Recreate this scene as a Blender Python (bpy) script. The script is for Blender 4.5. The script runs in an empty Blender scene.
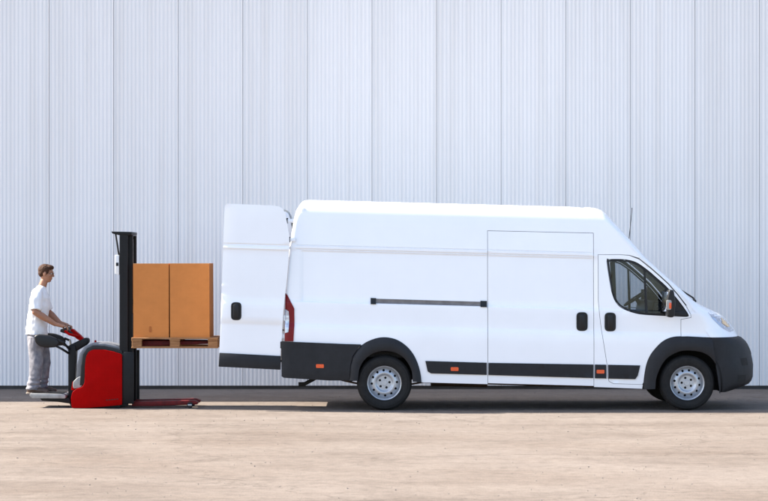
import bpy, bmesh, math, random
from math import sin, cos, pi, sqrt, radians
from mathutils import Vector, Matrix, noise
from mathutils.geometry import delaunay_2d_cdt
random.seed(7)
sc = bpy.context.scene
C = sc.collection

# ---------------------------------------------------------------- camera, sky, sun, exposure
D, S, HZ, CAMZ = 28.0, 75.3, 260.0, 2.0          # camera distance, photo px per metre at y=0, horizon row, camera height
cam = bpy.data.cameras.new('camera'); cam_o = bpy.data.objects.new('camera', cam); C.objects.link(cam_o)
cam.sensor_width = 36.0; cam.lens = 36.0 * S * D / 768.0
cam.shift_y = (HZ - 250.5) / 768.0
cam.clip_start = 0.5; cam.clip_end = 3000
cam_o.location = (0, -D, CAMZ); cam_o.rotation_euler = (radians(90), 0, 0)
sc.camera = cam_o

SUN_EL, SUN_AZ = radians(42), radians(10.5)       # sun to the left, a little behind the wall line
world = bpy.data.worlds.new('World'); sc.world = world; world.use_nodes = True
nt = world.node_tree; nt.nodes.clear()
sky = nt.nodes.new('ShaderNodeTexSky'); sky.sky_type = 'NISHITA'; sky.sun_disc = False
sky.sun_elevation = SUN_EL; sky.sun_rotation = -radians(90) + SUN_AZ
sky.air_density = 1.0; sky.dust_density = 2.0; sky.ozone_density = 1.0
bg = nt.nodes.new('ShaderNodeBackground'); bg.inputs[1].default_value = 0.125
wo = nt.nodes.new('ShaderNodeOutputWorld')
nt.links.new(sky.outputs[0], bg.inputs[0]); nt.links.new(bg.outputs[0], wo.inputs[0])
sl = bpy.data.lights.new('sun', 'SUN'); sl.energy = 5.0; sl.angle = radians(0.55); sl.color = (1.0, 0.93, 0.83)
sun_o = bpy.data.objects.new('sun', sl); C.objects.link(sun_o)
to_sun = Vector((-cos(SUN_EL) * cos(SUN_AZ), cos(SUN_EL) * sin(SUN_AZ), sin(SUN_EL)))
sun_o.rotation_euler = to_sun.to_track_quat('Z', 'Y').to_euler(); sun_o.location = (-20, 0, 20)
vs = sc.view_settings
vs.view_transform = 'Standard'; vs.look = 'None'; vs.exposure = 1.83; vs.gamma = 1.0; vs.use_curve_mapping = False

# ---------------------------------------------------------------- materials
def material(name, col, rough=0.5, metal=0.0, var=0.0, vscale=6.0, stretch=(1, 1, 1), bump=0.0, bscale=60.0,
             coat=0.0, spec=0.5, col2=None, sheen=0.0, rvar=0.0):
    m = bpy.data.materials.new(name); m.use_nodes = True
    n = m.node_tree.nodes; l = m.node_tree.links
    b = n['Principled BSDF']
    b.inputs['Base Color'].default_value = (*col, 1); b.inputs['Roughness'].default_value = rough
    b.inputs['Metallic'].default_value = metal; b.inputs['Coat Weight'].default_value = coat
    b.inputs['Coat Roughness'].default_value = 0.08
    b.inputs['Specular IOR Level'].default_value = spec; b.inputs['Sheen Weight'].default_value = sheen
    tc = n.new('ShaderNodeTexCoord'); mp = n.new('ShaderNodeMapping'); mp.inputs['Scale'].default_value = stretch
    l.new(tc.outputs['Object'], mp.inputs[0])
    if var > 0 or col2:
        t = n.new('ShaderNodeTexNoise'); t.inputs['Scale'].default_value = vscale
        t.inputs['Detail'].default_value = 7; t.inputs['Roughness'].default_value = 0.62
        l.new(mp.outputs[0], t.inputs['Vector'])
        r = n.new('ShaderNodeValToRGB'); r.color_ramp.elements[0].position = 0.32; r.color_ramp.elements[1].position = 0.7
        c2 = col2 if col2 else tuple(min(1, c * (1 + var)) for c in col)
        c1 = col if col2 else tuple(c * (1 - var) for c in col)
        r.color_ramp.elements[0].color = (*c1, 1); r.color_ramp.elements[1].color = (*c2, 1)
        l.new(t.outputs['Fac'], r.inputs[0]); l.new(r.outputs[0], b.inputs['Base Color'])
        if rvar > 0:
            mr = n.new('ShaderNodeMapRange'); mr.inputs['To Min'].default_value = max(0, rough - rvar); mr.inputs['To Max'].default_value = rough + rvar
            l.new(t.outputs['Fac'], mr.inputs['Value']); l.new(mr.outputs[0], b.inputs['Roughness'])
    if bump > 0:
        t2 = n.new('ShaderNodeTexNoise'); t2.inputs['Scale'].default_value = bscale; t2.inputs['Detail'].default_value = 5
        l.new(mp.outputs[0], t2.inputs['Vector'])
        bp = n.new('ShaderNodeBump'); bp.inputs['Strength'].default_value = bump; bp.inputs['Distance'].default_value = 0.01
        l.new(t2.outputs['Fac'], bp.inputs['Height']); l.new(bp.outputs[0], b.inputs['Normal'])
    return m

M = {}
M['paint'] = material('white_van_paint', (0.83, 0.84, 0.86), 0.32, coat=0.6, var=0.02, vscale=1.6, rvar=0.06)
M['cladding'] = material('dark_grey_plastic', (0.0125, 0.0130, 0.0155), 0.6, var=0.18, vscale=9, bump=0.06, bscale=400, spec=0.3)
M['black'] = material('black_plastic', (0.007, 0.007, 0.008), 0.45, var=0.15, vscale=12, spec=0.35)
M['rubber'] = material('tyre_rubber', (0.008, 0.008, 0.0085), 0.8, var=0.35, vscale=14, col2=(0.017, 0.016, 0.015), spec=0.3)
M['dark'] = material('underbody_black', (0.008, 0.0075, 0.007), 0.85, var=0.4, vscale=8)
M['rust'] = material('rusty_chassis_steel', (0.028, 0.020, 0.015), 0.8, col2=(0.09, 0.05, 0.028), vscale=14)
M['silver'] = material('silver_wheel_paint', (0.42, 0.44, 0.47), 0.36, metal=0.55, var=0.10, vscale=10)
M['steel'] = material('bare_steel', (0.36, 0.36, 0.37), 0.35, metal=0.9, var=0.12, vscale=12)
M['rail'] = material('worn_rail_metal', (0.16, 0.145, 0.14), 0.45, metal=0.4, var=0.2, vscale=12)
M['redlens'] = material('red_lamp_lens', (0.16, 0.004, 0.007), 0.3, spec=0.25, var=0.1, vscale=30)
M['clearlens'] = material('clear_lamp_lens', (0.40, 0.44, 0.52), 0.14, coat=1.0, var=0.35, vscale=24, metal=0.3)
M['amber'] = material('amber_lens', (0.72, 0.085, 0.012), 0.3, coat=0.3, var=0.12, vscale=60)
M['paleamber'] = material('pale_amber_bulb', (0.75, 0.48, 0.22), 0.25, coat=0.8)
M['seat'] = material('dark_seat_fabric', (0.025, 0.026, 0.030), 0.9, var=0.25, vscale=30)
M['red'] = material('red_truck_paint', (0.30, 0.0014, 0.0014), 0.45, var=0.10, vscale=5, bump=0.03, bscale=120, spec=0.04)
M['darkred'] = material('dirty_red_fork_paint', (0.07, 0.004, 0.004), 0.6, col2=(0.14, 0.006, 0.006), vscale=16, spec=0.25)
M['greypl'] = material('grey_truck_cover', (0.13, 0.133, 0.145), 0.45, var=0.15, vscale=9)
M['mast'] = material('black_mast_paint', (0.006, 0.006, 0.007), 0.5, var=0.3, vscale=8, spec=0.25)
M['lightgrey'] = material('light_grey_metal', (0.27, 0.265, 0.255), 0.5, var=0.25, vscale=14)
M['card'] = material('brown_cardboard', (0.52, 0.19, 0.052), 0.85, var=0.07, vscale=4, stretch=(1, 1, 1.4), bump=0.05, bscale=150, spec=0.2)
M['cardedge'] = material('cardboard_cut_edge', (0.62, 0.34, 0.16), 0.9, var=0.1, vscale=20, spec=0.2)
M['tape'] = material('packing_tape', (0.40, 0.21, 0.10), 0.3, var=0.06, vscale=10)
M['wood'] = material('pallet_wood', (0.20, 0.085, 0.030), 0.85, col2=(0.36, 0.18, 0.075), vscale=5, stretch=(1, 9, 9), bump=0.2, bscale=40)
M['skin'] = material('skin', (0.30, 0.135, 0.075), 0.5, var=0.15, vscale=16)
M['cardmark'] = material('cardboard_print_mark', (0.36, 0.115, 0.032), 0.85, spec=0.2)
M['grit'] = material('grit_stone', (0.125, 0.104, 0.088), 0.9, col2=(0.22, 0.195, 0.172), vscale=3)
M['hair'] = material('brown_hair', (0.055, 0.022, 0.010), 0.65, var=0.4, vscale=60, bump=0.6, bscale=220, spec=0.2)
M['shirt'] = material('white_cotton', (0.68, 0.68, 0.69), 0.9, var=0.03, vscale=8, sheen=0.1)
M['jeans'] = material('washed_grey_denim', (0.105, 0.105, 0.125), 0.9, col2=(0.25, 0.24, 0.255), vscale=11, bump=0.15, bscale=300)
M['shoe'] = material('brown_shoe_leather', (0.085, 0.05, 0.035), 0.6, var=0.3, vscale=20)
M['sole'] = material('shoe_sole', (0.30, 0.24, 0.19), 0.8, var=0.15, vscale=20)
M['eye'] = material('eye_white', (0.6, 0.58, 0.55), 0.3)
M['white'] = material('white_label', (0.75, 0.75, 0.74), 0.5, var=0.06, vscale=20)
M['cladwall'] = material('pale_blue_grey_cladding', (0.775, 0.75, 0.735), 0.40, var=0.03, vscale=0.55, stretch=(1, 1, 0.45), coat=0.0, rvar=0.05)
M['plinth'] = material('dark_concrete_plinth', (0.05, 0.047, 0.046), 0.9, var=0.3, vscale=3, bump=0.3, bscale=30)
M['joint'] = material('cladding_joint_filler', (0.42, 0.43, 0.46), 0.7)

def glass_mat(name, tint, gloss_rough=0.02):
    m = bpy.data.materials.new(name); m.use_nodes = True
    n = m.node_tree.nodes; l = m.node_tree.links; n.clear()
    o = n.new('ShaderNodeOutputMaterial'); mx = n.new('ShaderNodeMixShader'); tr = n.new('ShaderNodeBsdfTransparent')
    gl = n.new('ShaderNodeBsdfGlossy'); fr = n.new('ShaderNodeFresnel'); fr.inputs[0].default_value = 1.5
    tr.inputs[0].default_value = (*tint, 1); gl.inputs['Roughness'].default_value = gloss_rough
    l.new(fr.outputs[0], mx.inputs[0]); l.new(tr.outputs[0], mx.inputs[1]); l.new(gl.outputs[0], mx.inputs[2]); l.new(mx.outputs[0], o.inputs[0])
    return m
M['glass'] = glass_mat('tinted_window_glass', (0.60, 0.64, 0.68))
M['mirror'] = material('mirror_glass', (0.75, 0.8, 0.88), 0.05, metal=1.0)

def ground_mat():
    m = bpy.data.materials.new('dusty_worn_concrete'); m.use_nodes = True
    n = m.node_tree.nodes; l = m.node_tree.links; b = n['Principled BSDF']
    b.inputs['Roughness'].default_value = 0.88; b.inputs['Specular IOR Level'].default_value = 0.25
    tc = n.new('ShaderNodeTexCoord')
    def tex(scale, stretch, det=8, rough=0.6, rot=0.0, dist=0.0):
        mp = n.new('ShaderNodeMapping'); mp.inputs['Scale'].default_value = stretch; mp.inputs['Rotation'].default_value = (0, 0, rot)
        t = n.new('ShaderNodeTexNoise'); t.inputs['Scale'].default_value = scale; t.inputs['Detail'].default_value = det
        t.inputs['Roughness'].default_value = rough; t.inputs['Distortion'].default_value = dist
        l.new(tc.outputs['Object'], mp.inputs[0]); l.new(mp.outputs[0], t.inputs['Vector']); return t
    def ramp(t, stops):
        r = n.new('ShaderNodeValToRGB'); e = r.color_ramp.elements
        e[0].position, e[0].color = stops[0][0], (*stops[0][1], 1); e[1].position, e[1].color = stops[-1][0], (*stops[-1][1], 1)
        for p, c in stops[1:-1]:
            k = e.new(p); k.color = (*c, 1)
        l.new(t.outputs['Fac'], r.inputs[0]); return r
    def mix(a, b_, fac, mode='MULTIPLY'):
        x = n.new('ShaderNodeMixRGB'); x.blend_type = mode; x.inputs[0].default_value = fac
        l.new(a.outputs[0], x.inputs[1]); l.new(b_.outputs[0], x.inputs[2]); return x
    base = ramp(tex(0.30, (0.7, 1, 1), 7, 0.6), [(0.28, (0.118, 0.092, 0.074)), (0.46, (0.146, 0.121, 0.102)), (0.60, (0.158, 0.133, 0.114)), (0.76, (0.180, 0.156, 0.138))])
    streak = ramp(tex(1.3, (0.55, 1.0, 1), 9, 0.72, radians(38), 0.5), [(0.30, (0.70, 0.67, 0.65)), (0.48, (0.96, 0.95, 0.94)), (0.72, (1.16, 1.16, 1.15))])
    grain = ramp(tex(9, (0.8, 0.8, 1), 10, 0.78), [(0.34, (0.62, 0.60, 0.58)), (0.5, (1.0, 1.0, 1.0)), (0.66, (1.28, 1.27, 1.25))])
    grit = ramp(tex(70, (1, 1, 1), 6, 0.75), [(0.34, (0.6, 0.58, 0.56)), (0.5, (1.0, 1.0, 1.0)), (0.68, (1.4, 1.38, 1.34))])
    track = ramp(tex(0.55, (0.16, 1.5, 1), 6, 0.6, radians(24), 0.9), [(0.34, (0.80, 0.77, 0.75)), (0.50, (1, 1, 1))])
    spots = ramp(tex(2.3, (1, 1, 1), 5, 0.6), [(0.25, (0.58, 0.55, 0.53)), (0.36, (1, 1, 1))])
    # hairline cracks
    mpv = n.new('ShaderNodeMapping'); mpv.inputs['Scale'].default_value = (0.16, 0.22, 1); l.new(tc.outputs['Object'], mpv.inputs[0])
    wob = tex(1.1, (1, 1, 1), 6, 0.6); ad = n.new('ShaderNodeMixRGB'); ad.blend_type = 'ADD'; ad.inputs[0].default_value = 0.35
    l.new(mpv.outputs[0], ad.inputs[1]); l.new(wob.outputs['Color'], ad.inputs[2])
    vo = n.new('ShaderNodeTexVoronoi'); vo.feature = 'DISTANCE_TO_EDGE'; vo.inputs['Scale'].default_value = 1.0; l.new(ad.outputs[0], vo.inputs['Vector'])
    cr = n.new('ShaderNodeValToRGB'); cr.color_ramp.elements[0].position = 0.002; cr.color_ramp.elements[0].color = (0.52, 0.49, 0.47, 1)
    cr.color_ramp.elements[1].position = 0.007; cr.color_ramp.elements[1].color = (1, 1, 1, 1); l.new(vo.outputs['Distance'], cr.inputs[0])
    c = mix(base, streak, 0.8); c = mix(c, grain, 0.62); c = mix(c, grit, 0.7); c = mix(c, track, 0.75); c = mix(c, spots, 0.55); c = mix(c, cr, 0.5)
    l.new(c.outputs[0], b.inputs['Base Color'])
    tb = tex(45, (1, 1, 1), 8, 0.7); bp = n.new('ShaderNodeBump'); bp.inputs['Strength'].default_value = 0.45; bp.inputs['Distance'].default_value = 0.012
    l.new(tb.outputs['Fac'], bp.inputs['Height']); l.new(bp.outputs[0], b.inputs['Normal'])
    return m
M['ground'] = ground_mat()

# ---------------------------------------------------------------- mesh helpers
def link(name, me, mat, parent=None, loc=None):
    o = bpy.data.objects.new(name, me); C.objects.link(o)
    if mat is not None and len(me.materials) == 0: me.materials.append(mat if not isinstance(mat, str) else M[mat])
    if parent is not None: o.parent = parent
    if loc is not None: o.location = loc
    return o
def thing(name, label, cat, loc=(0, 0, 0), rotz=0.0, group=None):
    o = bpy.data.objects.new(name, None); C.objects.link(o); o.empty_display_size = 0.3
    o.location = loc; o.rotation_euler = (0, 0, rotz); o['label'] = label; o['category'] = cat
    if group: o['group'] = group
    return o
def tag(o, label, cat, group=None):
    o['label'] = label; o['category'] = cat
    if group: o['group'] = group
    return o

class MB:
    def __init__(s): s.v = []; s.f = []
    def add(s, vs_, fs):
        b = len(s.v); s.v += [tuple(p) for p in vs_]; s.f += [tuple(b + i for i in f) for f in fs]; return s
    def box(s, x0, x1, y0, y1, z0, z1, mat=None):
        p = [Vector(q) for q in ((x0, y0, z0), (x1, y0, z0), (x1, y1, z0), (x0, y1, z0), (x0, y0, z1), (x1, y0, z1), (x1, y1, z1), (x0, y1, z1))]
        if mat: p = [mat @ q for q in p]
        return s.add(p, [(0, 3, 2, 1), (4, 5, 6, 7), (0, 1, 5, 4), (1, 2, 6, 5), (2, 3, 7, 6), (3, 0, 4, 7)])
    def prism(s, poly, y0, y1):          # poly in (x, z)
        n = len(poly)
        a = sum(poly[i][0] * poly[(i + 1) % n][1] - poly[(i + 1) % n][0] * poly[i][1] for i in range(n))
        if a < 0: poly = poly[::-1]
        v = [(x, y0, z) for x, z in poly] + [(x, y1, z) for x, z in poly]
        f = [tuple(range(n)), tuple(range(2 * n - 1, n - 1, -1))] + [(i, n + i, n + (i + 1) % n, (i + 1) % n) for i in range(n)]
        return s.add(v, f)
    def tube(s, pts, rad, seg=12, caps=True):
        pts = [Vector(p) for p in pts]; n = len(pts); rr = rad if isinstance(rad, (list, tuple)) else [rad] * n
        v = []; prev = None
        for i, p in enumerate(pts):
            d = (pts[min(i + 1, n - 1)] - pts[max(i - 1, 0)]).normalized()
            if prev is None:
                u = d.orthogonal().normalized()
            else:
                u = (prev - d * prev.dot(d)).normalized()
            prev = u; w = d.cross(u)
            for k in range(seg):
                a = 2 * pi * k / seg; v.append(p + (u * cos(a) + w * sin(a)) * rr[i])
        f = [(i * seg + k, i * seg + (k + 1) % seg, (i + 1) * seg + (k + 1) % seg, (i + 1) * seg + k) for i in range(n - 1) for k in range(seg)]
        if caps: f += [tuple(range(seg - 1, -1, -1)), tuple((n - 1) * seg + k for k in range(seg))]
        return s.add(v, f)
    def lathe(s, prof, c=(0, 0, 0), seg=48, closed=False):   # profile (radius, y) about the y axis
        n = len(prof); v = []
        for r, y in prof:
            for k in range(seg):
                a = 2 * pi * k / seg; v.append((c[0] + r * cos(a), c[1] + y, c[2] + r * sin(a)))
        m = n if closed else n - 1
        f = [(i * seg + k, i * seg + (k + 1) % seg, ((i + 1) % n) * seg + (k + 1) % seg, ((i + 1) % n) * seg + k) for i in range(m) for k in range(seg)]
        return s.add(v, f)
    def mesh(s, name, bevel=0.0, seg=2, smooth=True, angle=35, recalc=True):
        me = bpy.data.meshes.new(name); me.from_pydata(s.v, [], s.f)
        bm = bmesh.new(); bm.from_mesh(me)
        bmesh.ops.remove_doubles(bm, verts=bm.verts, dist=1e-5)
        if recalc: bmesh.ops.recalc_face_normals(bm, faces=bm.faces)
        if bevel > 0:
            ed = [e for e in bm.edges if len(e.link_faces) == 2 and e.calc_face_angle(0) > radians(30)]
            bmesh.ops.bevel(bm, geom=ed, offset=bevel, segments=seg, profile=0.5, affect='EDGES', clamp_overlap=True)
        bm.to_mesh(me); bm.free()
        if smooth:
            me.polygons.foreach_set('use_smooth', [True] * len(me.polygons)); me.set_sharp_from_angle(angle=radians(angle))
        return me
    def build(s, name, mat, parent=None, **k): return link(name, s.mesh(name, **k), M[mat] if isinstance(mat, str) else mat, parent)

def rounded(poly, r, n=4):
    out = []; N = len(poly)
    for i in range(N):
        a, b, c = Vector(poly[i - 1]), Vector(poly[i]), Vector(poly[(i + 1) % N])
        d1 = (a - b); d2 = (c - b); rr = min(r, d1.length * 0.45, d2.length * 0.45)
        p, q = b + d1.normalized() * rr, b + d2.normalized() * rr
        for k in range(n + 1):
            t = k / n; pt = p * (1 - t) ** 2 + b * 2 * t * (1 - t) + q * t * t; out.append((pt.x, pt.y))
    return out
def interp(x, tab):
    if x <= tab[0][0]: return tab[0][1]
    for (a, b), (c, d) in zip(tab, tab[1:]):
        if x <= c: return b + (d - b) * (x - a) / (c - a)
    return tab[-1][1]
def inside(p, poly):
    x, y = p; r = False; j = len(poly) - 1
    for i in range(len(poly)):
        (xi, yi), (xj, yj) = poly[i], poly[j]
        if (yi > y) != (yj > y) and x < (xj - xi) * (y - yi) / (yj - yi) + xi: r = not r
        j = i
    return r
def segdist(p, poly):
    best = 1e9; px, py = p
    for i in range(len(poly)):
        (ax, ay), (bx, by) = poly[i - 1], poly[i]
        dx, dy = bx - ax, by - ay; L = dx * dx + dy * dy
        t = 0 if L == 0 else max(0, min(1, ((px - ax) * dx + (py - ay) * dy) / L))
        best = min(best, (px - ax - t * dx) ** 2 + (py - ay - t * dy) ** 2)
    return sqrt(best)
def offset_poly(poly, d):                 # d > 0 shrinks
    n = len(poly); a = sum(poly[i][0] * poly[(i + 1) % n][1] - poly[(i + 1) % n][0] * poly[i][1] for i in range(n))
    s = 1 if a > 0 else -1; out = []
    for i in range(n):
        p0, p1, p2 = Vector(poly[i - 1]), Vector(poly[i]), Vector(poly[(i + 1) % n])
        e1 = (p1 - p0).normalized(); e2 = (p2 - p1).normalized()
        n1 = Vector((-e1.y, e1.x)) * s; n2 = Vector((-e2.y, e2.x)) * s
        b = n1 + n2; k = b.dot(n1)
        b = b / max(k, 0.35); q = p1 + b * d; out.append((q.x, q.y))
    return out
def smooth_line(pl, n=4, closed=False):
    P = [Vector(p) for p in pl]; N = len(P); out = []
    for i in range(N if closed else N - 1):
        p1, p2 = P[i], P[(i + 1) % N]
        p0 = P[i - 1] if (closed or i > 0) else p1 * 2 - p2
        p3 = P[(i + 2) % N] if (closed or i + 2 < N) else p2 * 2 - p1
        if (p2 - p1).length < 4: m = 2
        else: m = n
        for k in range(m):
            t = k / m
            q = (p1 * 2 + (p2 - p0) * t + (p0 * 2 - p1 * 5 + p2 * 4 - p3) * t * t + (p1 * 3 - p0 - p2 * 3 + p3) * t ** 3) * .5
            out.append((q.x, q.y))
    if not closed: out.append(tuple(P[-1]))
    return out
def lin(a, b, n): return [a + (b - a) * k / n for k in range(n + 1)]
def densify(poly, step):
    out = []
    for i in range(len(poly)):
        a, b = poly[i], poly[(i + 1) % len(poly)]
        n = max(1, int(math.hypot(b[0] - a[0], b[1] - a[1]) / step))
        out += [(a[0] + (b[0] - a[0]) * k / n, a[1] + (b[1] - a[1]) * k / n) for k in range(n)]
    return out
def fill(poly, holes, pts, pedges=()):
    """constrained Delaunay fill of a polygon with holes and inner points -> 2D verts, ccw tris"""
    vs2 = []; ed = []
    for lp in [poly] + holes:
        b = len(vs2); vs2 += [Vector(p) for p in lp]; ed += [(b + i, b + (i + 1) % len(lp)) for i in range(len(lp))]
    b = len(vs2); vs2 += [Vector(p) for p in pts]; ed += [(b + i, b + j) for i, j in pedges]
    ov, oe, of, *_ = delaunay_2d_cdt(vs2, ed, [], 0, 1e-6)
    keep = []
    for f in of:
        c = (sum(ov[i].x for i in f) / len(f), sum(ov[i].y for i in f) / len(f))
        if inside(c, poly) and not any(inside(c, h) for h in holes): keep.append(tuple(f))
    return ov, keep

# ================================================================= SETTING
g = bpy.data.meshes.new('ground'); R = 900
g.from_pydata([(-R, -R, 0), (R, -R, 0), (R, R, 0), (-R, R, 0)], [], [(0, 1, 2, 3)])
gro = link('ground', g, M['ground']); gro['kind'] = 'structure'

WALL_Y, WALL_H = 4.65, 14.0
wh = thing('warehouse', 'tall warehouse wall of ribbed pale blue-grey metal panels behind the van', 'building', (0, WALL_Y, 0))
PZ0 = 0.055
def clad_panel():
    n, per, dep = 16, 0.990 / 16, 0.0048
    prof = [(0.004, 0.016), (0.005, 0.0)]
    for i in range(n):
        x = 0.005 + i * per
        prof += [(x + per * .30, 0.0), (x + per * .43, dep), (x + per * .82, dep), (x + per * .95, 0.0)]
    prof += [(0.995, 0.0), (0.996, 0.016)]
    mb = MB(); nn = len(prof)
    mb.add([(x, y, PZ0) for x, y in prof] + [(x, y, WALL_H) for x, y in prof], [(i, i + 1, nn + i + 1, nn + i) for i in range(nn - 1)])
    return mb.mesh('panel', smooth=False, recalc=False)
def wall_nodes(m):
    n = m.node_tree.nodes; l = m.node_tree.links; b = n['Principled BSDF']; src = b.inputs['Base Color'].links[0].from_socket
    oi = n.new('ShaderNodeObjectInfo'); mr = n.new('ShaderNodeMapRange'); mr.inputs['To Min'].default_value = 0.972; mr.inputs['To Max'].default_value = 1.015
    l.new(oi.outputs['Random'], mr.inputs['Value'])
    geo = n.new('ShaderNodeNewGeometry'); mp_ = n.new('ShaderNodeMapping'); mp_.inputs['Scale'].default_value = (7, 7, 0.22); l.new(geo.outputs['Position'], mp_.inputs[0])
    t = n.new('ShaderNodeTexNoise'); t.inputs['Scale'].default_value = 1.0; t.inputs['Detail'].default_value = 6; l.new(mp_.outputs[0], t.inputs['Vector'])
    r = n.new('ShaderNodeValToRGB'); r.color_ramp.elements[0].position = 0.3; r.color_ramp.elements[0].color = (0.90, 0.89, 0.88, 1); r.color_ramp.elements[1].position = 0.55; r.color_ramp.elements[1].color = (1, 1, 1, 1)
    l.new(t.outputs['Fac'], r.inputs[0])
    m1 = n.new('ShaderNodeMixRGB'); m1.blend_type = 'MULTIPLY'; m1.inputs[0].default_value = 0.7; l.new(src, m1.inputs[1]); l.new(r.outputs[0], m1.inputs[2])
    m2 = n.new('ShaderNodeMixRGB'); m2.blend_type = 'MULTIPLY'; m2.inputs[0].default_value = 1.0; l.new(m1.outputs[0], m2.inputs[1]); l.new(mr.outputs[0], m2.inputs[2])
    l.new(m2.outputs[0], b.inputs['Base Color'])
    tb = n.new('ShaderNodeTexNoise'); tb.inputs['Scale'].default_value = 1.4; l.new(geo.outputs['Position'], tb.inputs['Vector'])
    bp = n.new('ShaderNodeBump'); bp.inputs['Strength'].default_value = 0.25; bp.inputs['Distance'].default_value = 0.02; l.new(tb.outputs['Fac'], bp.inputs['Height']); l.new(bp.outputs[0], b.inputs['Normal'])
wall_nodes(M['cladwall'])
pm = clad_panel(); pm.materials.append(M['cladwall'])
X0 = -0.186
for i in range(-34, 18): link('panel', pm, None, wh, (X0 + i, 0, 0))
MB().box(X0 - 34.01, X0 + 18.01, 0.012, 22, PZ0 + 0.002, WALL_H - 0.01).build('wall_core', 'joint', wh, smooth=False)
MB().box(X0 - 34, X0 + 18, 0.03, 21.9, -0.02, PZ0 + 0.03).build('plinth', 'plinth', wh, smooth=False)
MB().box(X0 - 34.06, X0 + 18.06, -0.06, 22.06, WALL_H - 0.004, WALL_H + 0.16).build('roof_trim', 'cladwall', wh, bevel=0.01)

# loose grit on the yard
rg = random.Random(11); gv = []; gf = []
for k in range(3000):
    x = rg.uniform(-9, 9); y = -16 * rg.random() ** 1.2 + rg.uniform(0, 4.4); r = 0.003 + 0.007 * rg.random() ** 4; b0 = len(gv); a0 = rg.uniform(0, 6.28)
    for q in range(5):
        a = a0 + q * 2 * pi / 5; rr = r * rg.uniform(.7, 1.25); gv.append((x + rr * cos(a), y + rr * sin(a), -0.001))
    for q in range(5):
        a = a0 + .3 + q * 2 * pi / 5; rr = r * rg.uniform(.5, .9); gv.append((x + rr * cos(a), y + rr * sin(a), r * rg.uniform(.6, 1.0)))
    gf += [(b0 + q, b0 + (q + 1) % 5, b0 + 5 + (q + 1) % 5, b0 + 5 + q) for q in range(5)] + [tuple(b0 + 5 + q for q in range(5))]
gm_ = bpy.data.meshes.new('loose_grit'); gm_.from_pydata(gv, [], gf)
go = link('loose_grit', gm_, M['grit']); go['kind'] = 'stuff'; go['label'] = 'loose grit and small pebbles scattered over the yard'; go['category'] = 'gravel'

# ================================================================= VAN
W, PIT = 1.02, 0.026
ROOT_YAW = radians(1.2)
van = thing('cargo_van', 'long white high-roof cargo van with its rear door swung open', 'van', (0, W + 0.0, 0))
van.rotation_euler = (0, 0, 0)
Z0 = 410.6
def px2(p): return ((p[0] - 384) / S, (Z0 - p[1]) / S)
def vv(px, py): return py - PIT * (px - 384)
TIN = [(201.0, .330), (202.0, .255), (203.0, .210), (203.8, .180), (204.6, .163), (205.6, .148), (207, .1335), (208.6, .1215), (210.5, .1105), (212.5, .1020), (215, .0940), (218, .0880), (222, .0825), (227, .0780), (246.6, .062), (247.0, .070), (247.6, .070), (248.1, .054), (250.3, .054), (250.8, .068), (251.6, .070), (252.2, .061), (280, .050), (303.6, .040), (304.4, .029), (306, .028), (322, .026), (325.8, .024), (327.2, .016), (330, .006),
       (336, .001), (345, .0), (366, .002), (380, .012), (392, .03)]
XF = [(206.4, 596), (207.2, 601), (208.4, 604.5), (210.2, 607.8), (213, 611), (241, 636), (257.6, 649.5), (272.8, 666.4), (286, 681.6), (299, 694.5), (303, 699),
      (307, 705.5), (311, 713), (316, 721), (322, 728), (330, 734), (337.6, 738)]
CR = [(206.4, 14), (213, 13), (241, 10), (257.6, 8), (299, 9.5), (303, 13), (307, 19), (311, 25), (320, 34), (330, 38), (337.6, 37)]
EX = [(206, 2.6), (257, 3.0), (299, 3.0), (311, 2.4), (338, 2.3)]
BXF = [(337.4, 737), (339, 741.5), (343, 746), (350, 749.5), (354, 751), (361, 752.6), (367, 753.4), (379, 753), (383, 751.5), (386, 748.7), (389.5, 739), (392.0, 731), (393.0, 725)]
BXC = [(337.4, 712), (350, 712.6), (357, 713.5), (371, 718.6), (380, 719.8), (393.5, 719.9)]
XF = [(py, 384 + (x - 384) * (1 + 0.027 * min(1, max(0, (py - 296) / 20)))) for py, x in XF]
BXF = [(py, 384 + (x - 384) * (1.028 if x > 735 else 1.02)) for py, x in BXF]
REAR = [(200, 303), (202, 299.5), (205, 297.4), (210, 296), (222, 293), (245, 289.5), (290, 286), (320, 284.6), (342, 284)]
TIN_PLAIN = [q for q in TIN if not 244 < q[0] < 253]
def inward(px, py):
    v = vv(px, py); t = interp(v, TIN if px < 595 else TIN_PLAIN)
    if 252 < v < 304:                        # pressed panels between the ribs
        k = min(1, max(0, (px - 300.5) / 2.2)) * min(1, max(0, (598 - px) / 2.0))
        k *= min(1, (v - 252) / 1.2) * min(1, max(0, (304.2 - v) / 1.2))
        t += 0.013 * k
    d = px - interp(py, REAR)
    if d < 5: t += 0.035 * (1 - sqrt(max(0, 1 - ((5 - max(d, 0)) / 5.2) ** 2)))
    return t
def front_xc(py): return interp(py, XF) - interp(py, CR)
def side_y(px, py, extra=0.0):
    w = W - inward(px, py)
    if py < 338.5 and px > 580:
        xf, cr = interp(py, XF), interp(py, CR); t = (px - xf + cr) / cr
        if t > 0: w *= max(0.02, 1 - min(1, t) ** interp(py, EX)) ** (1 / interp(py, EX))
    return w + extra
ROWS = [202, 203.0, 203.8, 204.6, 205.6, 207, 208.6, 210.5, 212.5, 215, 218, 222, 228, 236, 243, 246.6, 247.0, 247.6, 248.1, 250.3, 250.8, 251.6, 252.2, 253.2, 254.2, 258, 266, 274, 282, 290, 297, 302, 303.6, 304.4, 306, 310, 316, 321, 325, 325.8, 327.2, 328.5, 330, 331,
        333, 337, 342, 348, 354, 360, 366, 372, 378, 384, 390]
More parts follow.
